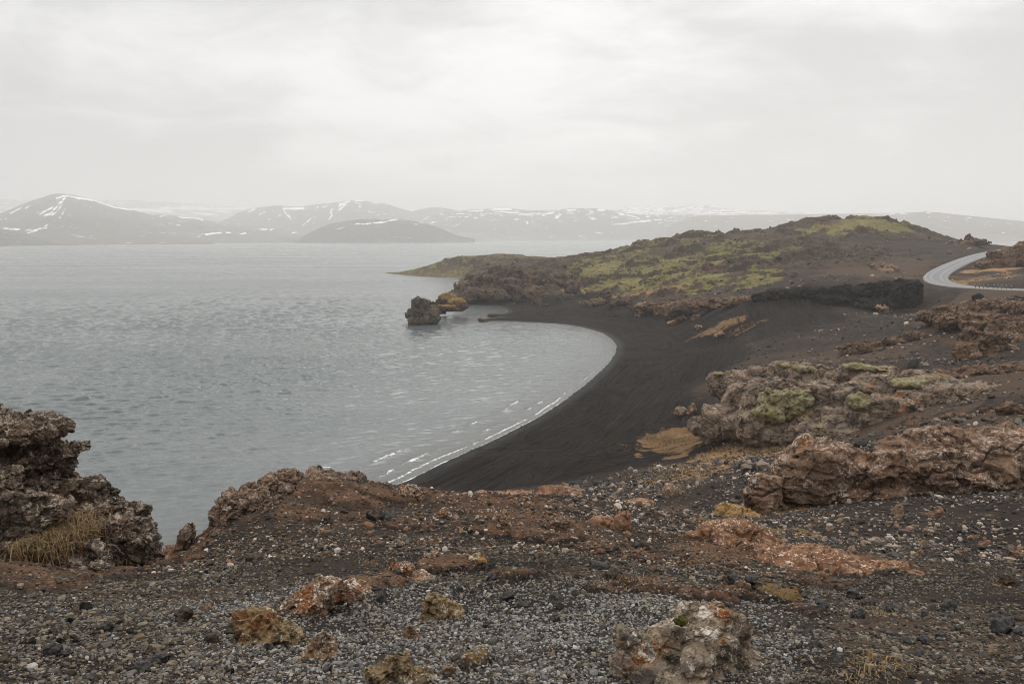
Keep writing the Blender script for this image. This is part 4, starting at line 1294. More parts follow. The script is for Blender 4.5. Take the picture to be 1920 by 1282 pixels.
crag('long_outcrop', [(1548, 890, 84, 54, 0, .55, .0), (1500, 905, 44, 46, -.2, .6), (1655, 888, 44, 56, .5, .6), (1700, 872, 48, 50, .8, .6), (1780, 868, 76, 54, 1.0, .5), (1800, 892, 88, 40, .4, .45), (1880, 868, 80, 54, 1.4, .5), (1990, 868, 90, 54, 1.8, .5), (1740, 842, 60, 26, 1.6, .6), (1850, 838, 70, 24, 2.2, .6), (1600, 915, 90, 34, .4, .6), (1700, 915, 70, 24, .8, .5), (1520, 930, 50, 24, .2, .6)], 25.5, RM_long, 8, 'slab', 2.2, 9, 1,
     'long brown rock outcrop flecked all over with white, above the gravel slope', 'rock outcrop', amp=1.2, frac=3, boxy=.45)
crag('split_block', [(1437, 922, 25, 32, 0, .8), (1425, 940, 26, 22, -.2, .8)], 24.6, RM_long, 9, 'slab', 2.0, 11, 1,
     'square block split off the left end of the long flecked outcrop', 'rock', boxy=.7)
crag('ochre_block', [(1376, 958, 30, 16, 0, .8), (1395, 968, 30, 12, -.2, .8)], 23.6, RM_ochre, 10, 'slab', 2.0, 9, 1,
     'low ochre tuff block beyond the square split block', 'rock')
crag('mossy_outcrop', [(1362, 724, 28, 22, 8, .8), (1352, 712, 20, 10, 8, .8), (1395, 722, 32, 24, 8, .8), (1430, 716, 26, 26, 7, .8), (1482, 706, 38, 22, 6, .8), (1498, 724, 42, 32, 5, .8), (1532, 725, 26, 32, 4, .8), (1470, 770, 62, 52, 1, .5), (1395, 765, 36, 42, 4, .7), (1360, 790, 40, 26, 3, .7), (1325, 800, 26, 16, 5, .7),
                      (1560, 782, 50, 46, -1, .5), (1500, 810, 60, 28, -2, .5), (1590, 722, 28, 34, 3, .8), (1602, 700, 22, 14, 4, .8), (1640, 706, 34, 16, 3, .8), (1642, 730, 36, 26, 1, .8), (1690, 744, 32, 24, 0, .8), (1610, 756, 36, 36, 0, .7), (1735, 732, 42, 26, 0, .7), (1790, 742, 50, 20, -2, .7), (1640, 775, 44, 24, -3, .6), (1850, 737, 44, 14, -2, .7), (1745, 715, 26, 12, 2, .8),
                      (1440, 800, 50, 32, -1, .6), (1400, 803, 40, 24, 1, .7), (1560, 822, 60, 22, -5, .5), (1680, 768, 40, 22, -4, .6), (1600, 795, 50, 26, -4, .5), (1730, 756, 40, 20, -3, .6)],
     80, RM_mossy, 11, 'block', 2.0, 11, 0, 'big broken rock outcrop with moss cushions between beach and slope', 'rock outcrop', amp=1.1, frac=8, boxy=.75, k=.6)
MOSSY = bpy.data.objects['mossy_outcrop']
for i, (q, r) in enumerate([([(1462, 764, 40, 26, 0, .5, .2), (1440, 778, 26, 16, -1, .5), (1492, 748, 30, 18, .5, .5), (1455, 745, 22, 14, 1, .5)], 77.5), ([(1622, 758, 26, 11), (1640, 766, 20, 8), (1608, 748, 16, 7)], 75.5), ([(1706, 719, 34, 9, 0, .6, -.12), (1735, 712, 22, 7, 1, .6)], 78), ([(1512, 692, 22, 6)], 84), ([(1602, 688, 18, 6), (1640, 691, 22, 5)], 82), ([(1470, 685, 14, 4)], 85), ([(1536, 800, 8, 3), (1533, 808, 7, 3), (1538, 814, 9, 3)], 73), ([(1346, 700, 9, 3)], 87)]):
    crag('moss', q, r, MOSS, 50 + i, 'moss', 1.6, 3, 0, None, None, parent=MOSSY, frac=9, amp=1.5)
crag('weathered_outcrop', [(1752, 597, 26, 10, 16, .8), (1790, 590, 36, 14, 12, .8), (1840, 586, 46, 15, 8, .7), (1900, 584, 50, 17, 6, .7), (1820, 604, 50, 12, 6, .7), (1870, 606, 60, 16, 2, .7), (1915, 628, 46, 26, -4, .7), (1970, 610, 60, 40, 0, .7), (1890, 640, 44, 14, -6, .7), (1925, 662, 36, 26, -10, .7)], 124, RM_right, 12, 'block', 2.2, 9, 0,
     'brown weathered rock outcrop on the slope below the road', 'rock outcrop', amp=1.1, frac=4, boxy=.5, k=.8)
crag('jagged_outcrop', [(1832, 652, 24, 26, 0, .8, .2), (1815, 668, 22, 22, -1, .8), (1860, 650, 22, 24, 1, .8), (1880, 668, 26, 20, 0, .8), (1850, 680, 34, 16, -2, .8)], 106, RM_right, 13, 'block', 2.2, 11, 0,
     'jagged cleft rock in front of the brown weathered outcrop', 'rock outcrop', amp=1.2, frac=9, boxy=.5, k=.8)
crag('sand_bluff', [(1698, 560, 22, 29, -1, .8), (1660, 561, 20, 28, 0, .8), (1626, 559, 20, 22, 1, .8), (1592, 556, 24, 16, 1.5, .8), (1552, 551, 26, 11, 2, .8), (1510, 549, 26, 9, 2, .8), (1470, 552, 26, 8, 2, .8), (1436, 559, 22, 7, 1, .8), (1640, 574, 30, 12, -1, .8), (1560, 562, 30, 8, .5, .8)], 197, RM_black, 14, 'block', 1.8, 6, 0,
     'long black bank of packed sand with sheer faces, below the road bend', 'bluff', frac=2, boxy=.85, k=.8)
crag('eroded_bank', [(1395, 566, 40, 9, 0, .7), (1350, 572, 40, 10, 8, .7), (1300, 576, 44, 11, 20, .7), (1250, 578, 40, 11, 32, .7), (1215, 580, 24, 10, 38, .7)], 202, RM_right, 15, 'block', 2.0, 12, 0,
     'broken brown rock bank between the beach and the moss slope, left of the black bank', 'bank', frac=9, boxy=.5, k=.8)
crag('headland_cliff', [(876, 541, 20, 15, -2, .8), (900, 532, 26, 18, 0, .8), (945, 521, 34, 20, 4, .8), (915, 552, 42, 15, -4, .7), (960, 541, 38, 22, 0, .7), (1000, 525, 26, 17, 6, .8), (1000, 551, 40, 17, -2, .7), (1045, 529, 32, 15, 9, .8), (1050, 552, 36, 13, 0, .7), (862, 557, 13, 8, -6, .8), (1085, 556, 30, 10, -4, .7)], 312, RM_head, 16, 'block', 2.2, 9, 0,
     'dark rugged cliff at the near end of the mossy headland', 'cliff', amp=1.15, frac=6, boxy=.4, k=.8)
crag('sea_stack', [(788, 583, 22, 21, 0, .8), (803, 585, 18, 19, 0, .8), (777, 591, 13, 14, 0, .8), (806, 592, 15, 14, -1, .8), (795, 596, 27, 12, 0, .8), (788, 600, 22, 12, -1, .8)], 238, RM_sea, 17, 'block', 1.7, 9, 1,
     'tall steep-sided rock stack standing in the water off the point', 'sea stack', frac=5, boxy=.4, k=.8)
crag('rock_islet', [(840, 566, 22, 16, 0, .8), (858, 572, 22, 12, -2, .8), (828, 562, 14, 12, 4, .8), (846, 578, 30, 8, -3, .7)], 264, RM_islet, 18, 'slab', 1.8, 6, 1,
     'low golden-topped rock islet just behind the tall stack', 'rock')
crag('roadside_outcrop', [(1905, 486, 20, 20, 0, .8), (1880, 490, 22, 16, -2, .8), (1925, 484, 20, 22, 0, .8), (1855, 497, 20, 8, -3, .8), (1960, 484, 30, 22, 2, .8)], 262, RM_right, 19, 'block', 2.0, 11, 0,
     'upright brown rock outcrop inside the bend of the road', 'rock outcrop', amp=.8, frac=7, boxy=.6, k=.7)
crag('dark_ridge_rock', [(1826, 453, 18, 5, 0, .8), (1822, 449, 10, 5, 0, .8), (1840, 456, 14, 4, 0, .8), (1808, 457, 12, 4, -2, .8)], 388, RM_head, 20, 'block', 1.6, 9, 0,
     'dark rock pile on the skyline where the road crosses the ridge', 'rock', frac=6)
crag('ridge_rock', [(1338, 441, 14, 4, 0, .8), (1326, 443, 12, 4, 0, .8), (1356, 442, 18, 3, 0, .8)], 408, RM_head, 21, 'block', 1.6, 9, 0, 'dark rock knob on the crest of the green ridge', 'rock')
crag('summit_rock', [(1566, 410, 10, 3, 0, .8), (1555, 412, 10, 3, 0, .8)], 437, RM_head, 22, 'block', 1.6, 9, 0, 'small rock cap on the highest top of the headland', 'rock')
crag('lichen_boulder', [(1300, 1240, 74, 70, 0, .7, -.15), (1322, 1190, 44, 46, .12, .8, .35), (1352, 1215, 46, 70, .1, .7, .45), (1185, 1238, 30, 56, -.05, .8, -.2), (1240, 1215, 38, 44, .02, .8), (1292, 1160, 22, 28, .16, .8), (1338, 1150, 13, 22, .2, .8, .3), (1385, 1270, 40, 60, .05, .7, .3), (1270, 1300, 110, 56, -.1, .7), (1400, 1310, 50, 40, -.02, .8), (1190, 1305, 46, 46, -.1, .8)], 3.02, RM_lich, 23, 'block', 2.6, 11, 1,
     'big rock crusted with white and orange lichen in the gravel close to the viewer', 'boulder', amp=1.25, frac=6, boxy=.35, k=.8)

crag('slope_ledge', [(1800, 704, 40, 7, 0, .8), (1860, 700, 44, 8, 0, .8), (1925, 696, 44, 11, -1, .8), (1770, 707, 20, 5, 1, .8)], 88, RM_right, 31, 'block', 2.0, 11, 0,
     'long low brown ledge running to the right edge above the moss-topped rocks', 'rock outcrop', frac=6, boxy=.5)
crag('slope_outcrop', [(1612, 655, 22, 11, 0, .8), (1596, 660, 16, 8, 0, .8), (1632, 660, 18, 7, 0, .8), (1580, 652, 14, 5, 4, .8)], 126, RM_right, 32, 'block', 2.0, 11, 0,
     'small brown outcrop alone on the slope between the beach and the weathered outcrop', 'rock outcrop', frac=5, boxy=.4)
crag('slope_outcrop', [(1690, 640, 26, 7, 0, .8), (1725, 633, 24, 8, 0, .8), (1660, 646, 20, 5, 2, .8)], 132, RM_right, 33, 'block', 2.0, 11, 0,
     'low broken rock ridge left of the weathered outcrop', 'rock outcrop', frac=5, boxy=.4)
crag('slope_outcrop', [(1760, 800, 50, 8, 0, .8), (1830, 790, 50, 9, 0, .8), (1890, 780, 40, 9, 0, .8), (1700, 812, 30, 6, 1, .8)], 56, RM_right, 34, 'block', 2.0, 11, 0,
     'low brown rock band behind the long flecked outcrop', 'rock outcrop', frac=5, boxy=.4)
crag('slope_outcrop', [(1555, 850, 40, 8, 0, .8), (1610, 844, 40, 7, 1, .8), (1520, 858, 24, 6, 0, .8)], 68, RM_right, 35, 'block', 2.0, 11, 0,
     'brown rubble ridge at the foot of the mossy outcrop', 'rock outcrop', frac=5, boxy=.4)
RI = bpy.data.objects['rock_islet']
crag('turf_cap', [(842, 560, 16, 9, 0, .8), (856, 567, 18, 7, -2, .8)], 263, rock_mat('golden_turf', C4(128, 104, 66), C4(108, 88, 56), C4(84, 66, 40), .8, moss=.3, moss_c=(.16, .12, .035)), 46, 'moss', 1.5, 3, 1, None, None, parent=RI)
LB = bpy.data.objects['lichen_boulder']
GM_ = rock_mat('dark_green_moss', C4(62, 62, 28), C4(80, 76, 36), C4(36, 36, 18), .02)
for i, q in enumerate([[(1277, 1163, 11, 6)], [(1268, 1195, 10, 8)]]):
    crag('moss_cushion', q, 2.95, GM_, 47 + i, 'moss', 1.2, 2, 1, None, None, parent=LB)

# ------------------------------------------------------------------ the road
def build_road():
    m, t = material('wet_asphalt')
    pos = t.n('ShaderNodeNewGeometry').outputs['Position']
    u = t.n('ShaderNodeSeparateColor', {0: attr(t, 'across', 'Color')}).outputs[0]
    n = t.noise(pos, .6, 5, .6)
    col = t.mix(t.ramp(n, .3, .7), (.048, .048, .051, 1), (.07, .07, .073, 1))
    au = t.math('ABSOLUTE', t.math('SUBTRACT', u, .5))
    line = t.math('MULTIPLY', t.ramp(au, .405, .41), t.ramp(au, .435, .43))
    col = t.mix(t.math('MULTIPLY', line, .22), col, (.62, .62, .60, 1))
    shoulder = t.ramp(au, .455, .49)
    col = t.mix(shoulder, col, (.085, .07, .058, 1))
    wheel = t.ramp(t.math('ABSOLUTE', t.math('SUBTRACT', au, .2)), .10, .02)
    finish(t, col, t.math('SUBTRACT', .52, t.math('MULTIPLY', wheel, .1)), n, .01, .6, .5)
    d = np.gradient(ROAD, axis=0)
    nrm = np.stack([-d[:, 1], d[:, 0]], 1)
    nrm /= np.linalg.norm(nrm, axis=1)[:, None]
    us = np.array([-.06, 0, .06, .3, .5, .7, .94, 1.0, 1.06])
    hz = np.array([-.5, 0, .02, .06, .09, .06, .02, 0, -.5])
    co = np.zeros((len(ROAD), len(us), 3))
    for k, (a, h) in enumerate(zip(us, hz)):
        co[:, k, :2] = ROAD[:, :2] + nrm * ((a - .5) * 5.6 + .6)
        co[:, k, 2] = ROAD[:, 2] + h
    A = np.stack([np.tile(us, len(ROAD)), np.zeros(co.shape[0] * co.shape[1]), np.zeros(co.shape[0] * co.shape[1])], 1)
    tag(link('road', np_mesh('road', co.reshape(-1, 3), grid_faces(len(ROAD), len(us)), True, {'across': A}), m), kind='structure')
    # marker posts along its lower edge
    pm, t = material('weathered_post')
    pos = t.n('ShaderNodeNewGeometry').outputs['Position']
    finish(t, t.mix(t.noise(pos, 3, 3), (.10, .09, .08, 1), (.06, .055, .05, 1)), .7)
    ym, t = material('yellow_post')
    finish(t, t.mix(t.noise(t.n('ShaderNodeNewGeometry').outputs['Position'], 3, 3), (.55, .36, .05, 1), (.42, .26, .05, 1)), .6)
    wm, t = material('white_reflector')
    finish(t, (.7, .7, .68, 1), .4)

    def post_mesh(nm, w, h):
        bm = bmesh.new()
        bmesh.ops.create_cube(bm, size=1)
        for v in bm.verts:
            v.co = (v.co.x * w * (1 if v.co.z < 0 else .85), v.co.y * w * .6, (v.co.z + .5) * h + (.05 * (v.co.y > 0) if v.co.z > 0 else 0))
        bmesh.ops.bevel(bm, geom=bm.edges[:], offset=w * .12, segments=1, affect='EDGES')
        me = bpy.data.meshes.new(nm)
        bm.to_mesh(me)
        bm.free()
        return me
    first = None
    for i in range(9):
        x = 1844 + i * 9.3
        c = P(x, 539.6 + i * .37, 201 - i * 1.55)
        k = np.argmin(((ROAD[:, :2] - c[:2]) ** 2).sum(1))
        side = nrm[k] * 3.0
        if hypot(*(ROAD[k, :2] + side)) > hypot(*(ROAD[k, :2] - side)):
            side = -side
        p = (ROAD[k, 0] + side[0], ROAD[k, 1] + side[1])
        if first is None:
            first = o = link('road_marker_post', post_mesh('road_marker_post', .15, 1.3), pm)
            b = link('reflector', post_mesh('reflector', .11, .14), wm, o, (0, -.06, .95))
        else:
            o = first.copy(); COL.objects.link(o)
            b = first.children[0].copy(); COL.objects.link(b); b.parent = o
        o.location = (p[0], p[1], ROAD[k, 2] - .3)
        o.rotation_euler.z = -atan2(p[0], p[1])
        tag(o, 'dark marker post in the row along the lower edge of the wet road', 'marker post', 'marker posts along the road')
    c = hit(1785, 531)
    o = link('road_marker_post', post_mesh('road_marker_post', .2, 1.3), ym, None, (c[0], c[1], c[2] - .2))
    tag(o, 'single yellow marker post at the inside of the road bend', 'marker post')


build_road()

# ------------------------------------------------------------------ single rocks and stones
B = boulder
# lichen rocks bedded in the foreground gravel
B('bedded_rock', 503, 1194, 116, 62, RM_yell, 101, 'yellow-brown wedge of rock bedded in the gravel, lower left', sink=.5, depth=.7, cuts=8, sub=5)
crag('bedded_rock', [(590, 1130, 58, 34, 0, .7, -.4), (556, 1150, 34, 32, 0, .7, -.4), (628, 1106, 34, 24, .1, .8), (665, 1108, 34, 18, .05, .8)], 4.5, RM_white, 24, 'block', 2.2, 10, 0, 'long rock with a white lichen streak behind the yellow-brown wedge', 'rock')
B('bedded_rock', 592, 1232, 72, 48, RM_white, 103, 'small brown and white rock poking from gravel below the white-streaked rock', sink=.5, depth=.7, sub=5)
B('bedded_rock', 748, 1276, 100, 54, RM_yell, 104, 'tan rock with one white fleck at the bottom edge of the gravel', sink=.5, depth=.7, sub=5)
B('bedded_rock', 795, 1272, 44, 32, RM_yell, 105, 'small low tan rock touching the white-flecked tan rock', sink=.5, depth=.7, sub=5)
B('bedded_rock', 828, 1160, 76, 46, RM_yell, 106, 'domed tan rock half sunk in grey gravel near the middle', sink=.5, depth=.7, cuts=6, sub=5)
B('bedded_rock', 775, 1196, 34, 24, RM_white, 112, 'thin pale rock half hidden in gravel below the domed tan rock', sink=.5, sub=5)
crag('bedded_rock', [(742, 1078, 34, 28, 0, .8), (770, 1088, 46, 20, 0, .8), (795, 1096, 26, 14, 0, .8), (735, 1060, 14, 14, 0, .8), (700, 1092, 24, 16, 0, .8)], 5.9, RM_white, 25, 'block', 2.0, 10, 0, 'knobbly orange and white rock with white knobs on top', 'rock')
crag('bedded_rock', [(808, 1058, 20, 26, 0, .8), (835, 1056, 26, 18, .1, .8), (855, 1064, 48, 13, 0, .8), (868, 1050, 18, 14, .2, .8)], 6.6, RM_white, 26, 'block', 2.0, 10, 0, 'pale cracked rock on rusty soil beside the yellow flat stone', 'rock')
B('flat_stone', 894, 1056, 38, 18, RM_ochre, 107, 'yellow flat stone lying loose on the rusty soil', cat='stone', sink=.15, cuts=14)
B('white_stone', 842, 1264, 26, 18, RM_white, 108, 'white stone with an orange rim in the gravel at the bottom', cat='stone', sink=.2)
B('crest_rock', 770, 930, 50, 28, RM_white, 109, 'reddish rock with a white crust on the crest against the beach', sink=.4, sub=5)
crag('crest_rock', [(832, 978, 14, 26, 0, .8, .15), (848, 985, 24, 18, .1, .8), (870, 992, 26, 10, 0, .8)], 9.6, RM_white, 27, 'block', 2.0, 11, 0, 'jagged white-crusted rock standing left of centre on the knoll', 'rock')
B('crest_rock', 942, 990, 34, 32, RM_white, 110, 'pointed white rock on the knoll right of the jagged white-crusted one', sink=.4, sub=5)
B('crest_rock', 1046, 992, 54, 30, RM_edge, 111, 'small tan peaked rock in the middle of the knoll', sink=.4, cuts=8, sub=5)
crag('rock_stub', [(1168, 985, 13, 32, 0, .9, .05), (1160, 1000, 18, 22, 0, .9), (1130, 992, 34, 22, .2, .8), (1100, 1002, 28, 12, 0, .8)], 10.6, RM_ledge, 28, 'slab', 1.8, 11, 1, 'upright finger of brown rock at the right end of the knoll', 'rock')
B('crest_rock', 985, 952, 30, 22, RM_white, 113, 'white and orange rock below the flat crest ledge', sink=.4, sub=5)
B('knoll_boulder', 705, 975, 34, 24, RM_darkb, 114, 'dark brown hollowed boulder on the knoll beside a grey stone', cat='boulder')
B('knoll_boulder', 729, 974, 24, 18, RM_grey, 115, 'rounded grey boulder touching the dark brown hollowed one', cat='boulder')
B('knoll_boulder', 614, 980, 20, 15, RM_darkb, 116, 'small brown boulder alone on the bare soil of the knoll', cat='boulder')
B('knoll_boulder', 478, 1055, 32, 20, RM_darkb, 117, 'dark brown stone at the foot of the rusty rock edge', cat='boulder')
# big stones of the right foreground
for i, (px, py, w, h, lab) in enumerate([
        (1880, 1188, 34, 32, 'big dark grey stone at the right edge of the gravel'), (1914, 1190, 26, 16, 'flat black stone beside the big dark grey one at the right edge'),
        (1775, 1145, 26, 20, 'dark angular stone upslope from the big dark grey one'), (1610, 1158, 24, 20, 'brown-grey stone with a dry grass wisp beside it'),
        (1662, 1146, 22, 15, 'first of two blue-grey stones lying side by side'), (1680, 1144, 22, 15, 'second of two blue-grey stones lying side by side, right one'),
        (1630, 1136, 20, 14, 'pale grey rounded stone above the two side-by-side stones'), (1500, 1048, 18, 13, 'blue-grey stone lying on the saddle between the two rock domes'),
        (1376, 1092, 26, 16, 'grey stone on the gravel under the rust brown dome'), (1410, 1092, 24, 14, 'flat brownish stone next to the grey one under the dome'),
        (1600, 1122, 26, 18, 'dark stone below the low rust brown hump'), (1730, 1205, 22, 12, 'low dark stone in the middle of the right gravel')]):
    B('gravel_stone', px, py, w, h, RM_grey, 130 + i, lab, cat='stone', sink=.2)
for i, (px, py, w, h, lab) in enumerate([
        (715, 1128, 24, 24, 'blue-black angular stone near the knobbly orange and white rock'), (668, 1122, 22, 16, 'dark stone left of the blue-black angular one'), (950, 1124, 28, 18, 'pale grey block on the gravel, centre'),
        (980, 1138, 28, 13, 'flat grey stone just below the pale grey block'), (1038, 1134, 20, 24, 'black upright stone on the gravel, centre'), (1052, 1142, 22, 14, 'black stone touching the upright black one'),
        (870, 1150, 18, 17, 'black stone leaning against the domed tan rock'), (921, 1086, 22, 13, 'rounded grey stone on the rusty patch'), (1148, 1086, 36, 20, 'brown-grey boulder at the edge of the dark rubble'), (1124, 1064, 42, 16, 'long flat grey-brown stone above the brown-grey boulder'),
        (298, 1240, 42, 16, 'long tilted grey stone in the left gravel'), (265, 1256, 30, 18, 'grey stone in front of the long tilted one'), (175, 1276, 26, 15, 'pale rounded stone at the bottom left'), (95, 1228, 32, 18, 'blue-grey stone in the left gravel'), (197, 1182, 26, 16, 'rounded blue-grey stone upslope in the left gravel'),
        (345, 1160, 30, 20, 'olive stone at the top of the left gravel'), (390, 1145, 22, 14, 'tan stone beside the olive one'), (505, 1218, 20, 16, 'black stone right below the yellow-brown wedge'), (612, 1260, 20, 16, 'dark grey stone below the small brown and white rock'), (395, 1205, 26, 15, 'brownish stone where the left gravel meets the wedge')]):
    B('gravel_stone', px, py, w, h, RM_darkb if i in (5, 8, 15, 19) else (RM_tanb if i == 16 else RM_grey), 150 + i, lab, cat='stone', sink=.2)
# further off
for i, (nm, px, py, w, h, mt, lab) in enumerate([
        ('slope_rock', 1261, 930, 34, 26, RM_white, 'white-spotted rock alone on the dark slope over the gully'), ('slope_rock', 1416, 884, 14, 9, RM_black, 'black stone on the slope below the dry grass'),
        ('slope_rock', 1340, 892, 11, 7, RM_black, 'smaller black stone left of the other below the dry grass'), ('slope_rock', 1898, 776, 44, 26, RM_right, 'dark jagged rocks at the right edge above the long outcrop'),
        ('slope_rock', 1684, 962, 22, 18, RM_tanb, 'pale pair of stones under the long outcrop, upper one'), ('slope_rock', 1686, 973, 18, 13, RM_tanb, 'pale pair of stones under the long outcrop, lower one'), ('slope_rock', 1759, 962, 15, 12, RM_tanb, 'pinkish round stone right of the pale pair of stones'),
        ('slope_rock', 1905, 1048, 26, 16, RM_tanb, 'biggest tan stone near the right edge of the gravel slope'), ('slope_rock', 1885, 1098, 24, 20, RM_tanb, 'tan stone near the right edge below the biggest tan one'), ('slope_rock', 1733, 1022, 14, 10, RM_tanb, 'tan stone in the middle of the gravel slope'),
        ('fallen_boulder', 1340, 824, 46, 40, RM_mossy, 'large round dark boulder at the foot of the mossy outcrop by dry grass'), ('fallen_boulder', 1276, 776, 26, 14, RM_mossy, 'leftmost boulder below the mossy outcrop on the black beach'), ('fallen_boulder', 1298, 774, 24, 20, RM_tanb, 'paler boulder beside the leftmost one on the beach edge'),
        ('fallen_boulder', 1298, 806, 22, 26, RM_mossy, 'upright boulder left of the large round dark one'), ('fallen_boulder', 1318, 818, 18, 16, RM_mossy, 'small boulder wedged beside the large round dark one'), ('fallen_boulder', 1326, 786, 26, 26, RM_mossy, 'tall boulder between beach and mossy outcrop'), ('fallen_boulder', 1352, 796, 20, 14, RM_mossy, 'mid-size boulder under the overhanging end of the mossy outcrop'), ('fallen_boulder', 1380, 820, 30, 14, RM_mossy, 'flat rock right of the large round dark boulder'),
        ('shore_boulder', 1006, 571, 34, 20, RM_head, 'brown boulder at the foot of the headland cliff'), ('shore_boulder', 1076, 549, 38, 24, RM_head, 'large brown boulder in the moss above the beach end'), ('shore_boulder', 1128, 560, 22, 20, RM_head, 'dark upright boulder at the top of the beach end'), ('shore_boulder', 1122, 571, 34, 12, RM_head, 'low boulder under the dark upright one'), ('shore_boulder', 1140, 557, 20, 16, RM_head, 'dark boulder right of the upright one'),
        ('shore_boulder', 1104, 573, 18, 9, RM_head, 'small dark rock at the upper beach edge'), ('shore_boulder', 1150, 571, 26, 12, RM_head, 'brown rock right of the low boulder on the beach edge'), ('shore_boulder', 1170, 569, 22, 12, RM_head, 'last brown rock before the gap in the boulder row'), ('shore_boulder', 870, 566, 26, 16, RM_head, 'rounded boulder between cliff and islet'), ('shore_boulder', 846, 556, 20, 12, RM_sea, 'dark wet rock left of the cliff in the shallows'), ('shore_boulder', 940, 562, 30, 16, RM_head, 'boulder under the middle of the headland cliff'), ('shore_boulder', 905, 566, 22, 10, RM_head, 'flat rock under the left of the headland cliff'), ('shore_boulder', 968, 566, 22, 12, RM_head, 'grey rock right under the headland cliff'),
        ('row_boulder', 1206, 589, 34, 22, RM_tanb, 'big square tan boulder at the left end of the rock row'), ('row_boulder', 1236, 592, 24, 20, RM_right, 'brown boulder right of the big square tan one'), ('row_boulder', 1258, 586, 24, 20, RM_tanb, 'tan boulder behind the front of the rock row'), ('row_boulder', 1252, 598, 16, 11, RM_right, 'small brown boulder in front of the rock row'), ('row_boulder', 1276, 602, 22, 12, RM_right, 'brown boulder near the right end of the rock row'), ('row_boulder', 1286, 590, 20, 14, RM_right, 'dark boulder behind the right end of the rock row'),
        ('row_boulder', 1222, 578, 20, 10, RM_right, 'boulder on top of the left end of the rock row'), ('row_boulder', 1305, 598, 20, 10, RM_right, 'flat brown rock past the right end of the rock row'), ('pale_rock', 1262, 606, 24, 6, RM_tanb, 'pale flat rock at the sand edge below the rock row'), ('pale_rock', 1312, 615, 18, 6, RM_tanb, 'pale flat rock further right on the sand edge'), ('pale_rock', 1350, 629, 22, 6, RM_tanb, 'last pale flat rock on the sand edge'),
        ('spit_rock', 908, 602, 22, 5, RM_sea, 'low dark rock at the tip of the spit'), ('spit_rock', 922, 593, 30, 4, RM_sea, 'thin reef of rock behind the spit tip'), ('spit_rock', 829, 598, 9, 7, RM_sea, 'tiny rock in the water right of the tall stack'),
        ('sand_boulder', 1652, 583, 27, 11, RM_tanb, 'tan boulder lying on the sand below the black bluff'), ('dark_block', 1836, 562, 20, 13, RM_black, 'dark block on the slope under the row of marker posts'), ('heather_rock', 1690, 524, 9, 11, RM_tanb, 'small upright pale rock right of the pale stone heap'),
        ('ridge_boulder', 1785, 457, 18, 8, RM_tanb, 'tan boulder on the skyline left of the dark ridge rock'), ('ridge_boulder', 1808, 460, 14, 7, RM_tanb, 'tan boulder at the foot of the dark ridge rock'), ('ridge_boulder', 1816, 469, 11, 5, RM_tanb, 'pale boulder on the slope below the dark ridge rock'), ('ridge_boulder', 1724, 487, 12, 4, RM_tanb, 'flat pale rock on the brown slope left of the road'), ('ridge_boulder', 1780, 476, 7, 5, RM_tanb, 'left one of two small pale stones beside the upper road'), ('ridge_boulder', 1806, 475, 6, 5, RM_tanb, 'right one of two small pale stones beside the upper road')]):
    B(nm, px, py, w, h, mt, 200 + i, lab, cat='boulder' if 'boulder' in nm else 'rock', sub=4)
hp = [(1641, 503, 16, 9), (1652, 500, 14, 9), (1663, 504, 18, 10), (1675, 505, 16, 9), (1657, 510, 14, 7), (1668, 512, 16, 8), (1683, 512, 12, 7), (1646, 508, 12, 6)]
for i, (px, py, w, h) in enumerate(hp):
    B('heap_stone', px, py, w, h, RM_tanb, 280 + i, 'one of the pale stones in the heap on the brown slope left of the road', 'stone', 'pale stones in the heap on the slope', sub=3)


def loose(n, box, w, mats, seed, label, group, nm='loose_stone'):
    """repeats: loose stones too alike to tell apart, built in a few shapes and copied"""
    rng = np.random.RandomState(seed)
    protos = []
    for i in range(n):
        px, py = rng.uniform(box[0], box[2]), rng.uniform(box[1], box[3])
        c = hit(px, py)
        u = np.linalg.norm(c - np.array([0, 0, H])) / F
        s = w[0] * (w[1] / w[0]) ** rng.uniform() ** 1.6
        if len(protos) < 7:
            o = boulder(nm, px, py, s, s * rng.uniform(.55, .85), mats[i % len(mats)], seed * 50 + i, label, 'stone', group, sink=.2, sub=3)
            protos.append((o, s * u))
            continue
        p, ps = protos[rng.randint(len(protos))]
        o = p.copy()
        COL.objects.link(o)
        k = s * u / ps
        o.scale = (k, k, k)
        o.rotation_euler.z = rng.uniform(0, 6.28)
        o.location = c + np.array([0, 0, .12 * s * u])


loose(34, (10, 1130, 440, 1275), (12, 21), (RM_darkb, RM_grey, RM_black), 31, 'loose grey lava stone in the coarse gravel on the left', 'loose stones in the left gravel')
loose(34, (460, 1100, 1140, 1275), (11, 20), (RM_grey, RM_grey, RM_darkb), 32, 'loose dark lava stone on the pale pebbles of the middle foreground', 'loose stones on the middle pebbles')
loose(36, (1440, 1120, 1915, 1275), (10, 20), (RM_grey, RM_darkb, RM_grey), 33, 'loose dark stone on the fine gravel of the right foreground', 'loose stones on the right gravel')
loose(34, (420, 1020, 1240, 1080), (10, 18), (RM_grey, RM_darkb), 34, 'dark lava stone in the rubble band across the knoll', 'stones in the rubble band')
loose(30, (560, 940, 1230, 1005), (8, 15), (RM_white, RM_tanb, RM_darkb), 35, 'small pale or brown stone strewn on the crest soil', 'stones strewn on the crest')
loose(60, (1480, 965, 1915, 1085), (8, 17), (RM_tanb, RM_tanb, RM_ledge), 36, 'pale tan stone strewn on the dark gravel slope under the long outcrop', 'pale stones on the gravel slope')

